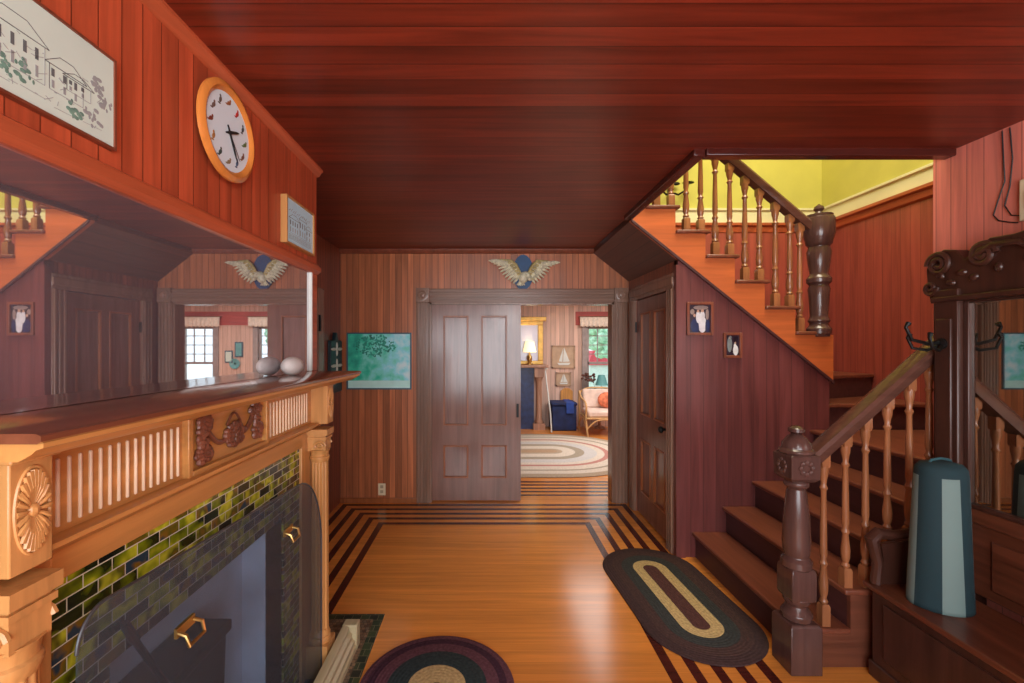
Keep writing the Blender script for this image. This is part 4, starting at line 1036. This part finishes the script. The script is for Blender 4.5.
ac = thing('rattan_armchair', 'pale rattan armchair with cream seat and coral print cushion in the parlour', 'chair', (2.1, 8.2, 0))
def tb(pts, r=.018):
    g = MB(); P = [Vector(p) for p in pts]; q = []
    for i in range(len(P)-1):
        a, b, c_, d = P[max(i-1, 0)], P[i], P[i+1], P[min(i+2, len(P)-1)]
        for s_ in range(5):
            t = s_/5; q.append(.5*((2*b)+(c_-a)*t+(2*a-5*b+4*c_-d)*t*t+(3*b-a-3*c_+d)*t**3))
    q.append(P[-1]); g.tube(q, r, 8); return g
for sx, x in ((-1, 1.74), (1, 2.44)):
    tb([(x-.02*sx, 7.86, 0), (x, 7.88, .22), (x, 7.9, .38), (x, 7.88, .52), (x, 7.98, .6), (x, 8.3, .64), (x, 8.48, .74)]).build('front_arm', 'rattan', ac)
    tb([(x, 8.52, 0), (x, 8.47, .3), (x, 8.5, .74)]).build('rear_leg', 'rattan', ac)
    tb([(x, 7.88, .14), (x+.0, 8.18, .30), (x, 8.48, .14)], .012).build('arch_brace', 'rattan', ac)
tb([(1.74, 8.48, .72), (1.9, 8.54, .79), (2.09, 8.55, .8), (2.28, 8.54, .79), (2.44, 8.48, .72)]).build('back_rail', 'rattan', ac)
tb([(1.74, 7.88, .12), (1.9, 7.86, .27), (2.09, 7.86, .3), (2.28, 7.86, .27), (2.44, 7.88, .12)], .013).build('front_arch', 'rattan', ac)
g = MB(); g.tube([(1.74, 7.87, .32), (2.44, 7.87, .32)], .018); g.tube([(1.74, 8.48, .32), (2.44, 8.48, .32)], .018); g.box(1.74, 2.44, 7.87, 8.48, .315, .33); g.build('seat_frame', 'rattan', ac)
g = MB(); g.box(1.77, 2.41, 7.87, 8.44, .332, .45); g.build('seat_cushion', 'cushion', ac, bevel=.035)
g = MB(); g.prism([(8.33, .45), (8.43, .45), (8.5, .78), (8.42, .79)], 'X', 1.79, 2.39); g.build('back_cushion', 'cushion', ac, bevel=.03)
def pillow(name, x, y, z, label):
    g = MB(); g.blob((x, y, z), (.17, .07, .17), 16, 10, Matrix.Rotation(-.25, 3, 'X')); tag(g.build(name, 'coral'), label, 'cushion')
g = MB(); g.blob((2.2, 8.26, .6), (.17, .06, .145), 16, 10, Matrix.Rotation(-.2, 3, 'X')); tag(g.build('throw_pillow', 'coral'), 'coral print throw pillow propped on the rattan armchair', 'cushion')
tbx = thing('side_table', 'small round side table behind the rattan armchair at the window', 'table', (2.18, 8.72, 0))
g = MB(); g.lathe([(.15, .60), (.155, .61), (.155, .625), (.15, .63)], (2.18, 8.72, 0), n=28); g.build('table_top', 'pwood', tbx)
g = MB(); g.lathe([(.12, 0), (.1, .03), (.03, .06), (.02, .3), (.03, .58), (.05, .6)], (2.18, 8.72, 0)); g.build('pedestal', 'pwood', tbx)
tl = thing('table_lamp', 'small lamp with teal shade on the side table at the parlour window', 'lamp', (2.22, 8.72, .63))
g = MB(); g.lathe([(.055, 0), (.055, .02), (.02, .04), (.03, .1), (.012, .15), (.01, .24)], (2.22, 8.72, .63)); g.build('base', 'offwhite', tl)
g = MB(); g.lathe([(.125, .2), (.12, .21), (.06, .4), (.055, .4), (.115, .21)], (2.22, 8.72, .63), n=24); g.build('lamp_shade', 'tealshade', tl)
dv = thing('dried_flowers', 'bunch of brown dried flowers in a vase left of the teal lamp', 'flowers', (2.08, 8.7, .63))
g = MB(); g.lathe([(.025, 0), (.035, .05), (.02, .12), (.025, .14)], (2.08, 8.68, .63)); g.build('vase', 'teal_dark', dv)
g = MB(); rr = random.Random(2)
for k in range(26):
    e = Vector((2.0+rr.uniform(-.17, .08), 8.68+rr.uniform(-.05, .05), 1.0+rr.uniform(-.08, .06))); g.tube([(2.08, 8.68, .75), (2.06, 8.68, .88), e], .003, 5); g.blob(e, (.028, .022, .022), 7, 5)
g.build('flower_heads', 'brownleaf', dv)

# garden seen through the parlour windows
struct(box(-4, 12, BY+.2, 30, -.5, -.4).build('floor_garden', 'lawn'))
sh = MB(); rr = random.Random(9)
for k in range(240):
    t = rr.random()*2*PI; ph = math.acos(rr.uniform(-1, 1)); q = .6+.4*rr.random()
    sh.blob((4.0+.9*q*math.sin(ph)*math.cos(t), 14+.9*q*math.sin(ph)*math.sin(t), 2.2+1.0*q*math.cos(ph)), (.22, .22, .16), 6, 4)
sh.tube([(4.0, 14, -.4), (4.0, 14, 2)], .1)
tag(sh.build('garden_shrub', 'leaf'), 'green garden shrub outside the parlour window', 'shrub')
sd = thing('red_shed', 'pale garden shed with a red roof outside the parlour window', 'shed', (4.3, 18, -.4))
box(4.0, 5.0, 17.5, 19, -.4, .85).build('walls', 'offwhite', sd); g = MB(); g.prism([(3.9, .85), (5.1, .85), (4.9, 1.4), (4.1, 1.4)], 'Y', 17.4, 19.1); g.build('roof', 'redbarn', sd)

# ------------------------------------------------------------------ light
def area(name, loc, rot, sx, sy, power, col):
    l = bpy.data.lights.new(name, 'AREA'); l.shape = 'RECTANGLE'; l.size = sx; l.size_y = sy; l.energy = power; l.color = col
    o = bpy.data.objects.new(name, l); COL.objects.link(o); o.location = loc; o.rotation_euler = rot; return o
def point(name, loc, power, col, r=.1):
    l = bpy.data.lights.new(name, 'POINT'); l.energy = power; l.color = col; l.shadow_soft_size = r
    o = bpy.data.objects.new(name, l); COL.objects.link(o); o.location = loc; return o
area('window_daylight', (.35, -1.85, 1.4), (PI/2, 0, 0), 3.0, 1.85, 105, (.95, .96, 1))
area('upstairs_daylight', (2.0, 2.6, 5.0), (.25, 0, 0), 1.8, 1.8, 135, (1, .9, .68))
area('parlour_fill', (2.6, 6.6, 2.5), (0, 0, 0), 2.5, 2.5, 80, (1, .97, .95))  # unseen panel added under the parlour ceiling to brighten the room
point('hall_fill_point', (.55, -.35, 2.25), 27, (1, .95, .92), .14)  # unseen point light added to brighten the upper hall walls; no fixture
point('mantel_lamp_bulb', (.82, 8.66, 1.58), 2.5, (1, .85, .6), .05)
wd = bpy.data.worlds.new('sky'); S.world = wd; wd.use_nodes = True
bgn = wd.node_tree.nodes['Background']; bgn.inputs[0].default_value = (.80, .92, 1, 1); bgn.inputs[1].default_value = 1.6

# ------------------------------------------------------------------ camera
cam = bpy.data.cameras.new('camera'); co = bpy.data.objects.new('camera', cam); COL.objects.link(co)
co.location = (0, 0, 1.59); co.rotation_euler = (PI/2, 0, 0)
cam.sensor_width = 36; cam.lens = 450/1024*36; cam.shift_x = 25/1024; cam.shift_y = 4.5/1024; cam.clip_start = .05
S.camera = co
S.view_settings.view_transform = 'Standard'; S.view_settings.look = 'None'; S.view_settings.gamma = 1; S.view_settings.use_curve_mapping = False
S.view_settings.exposure = .4
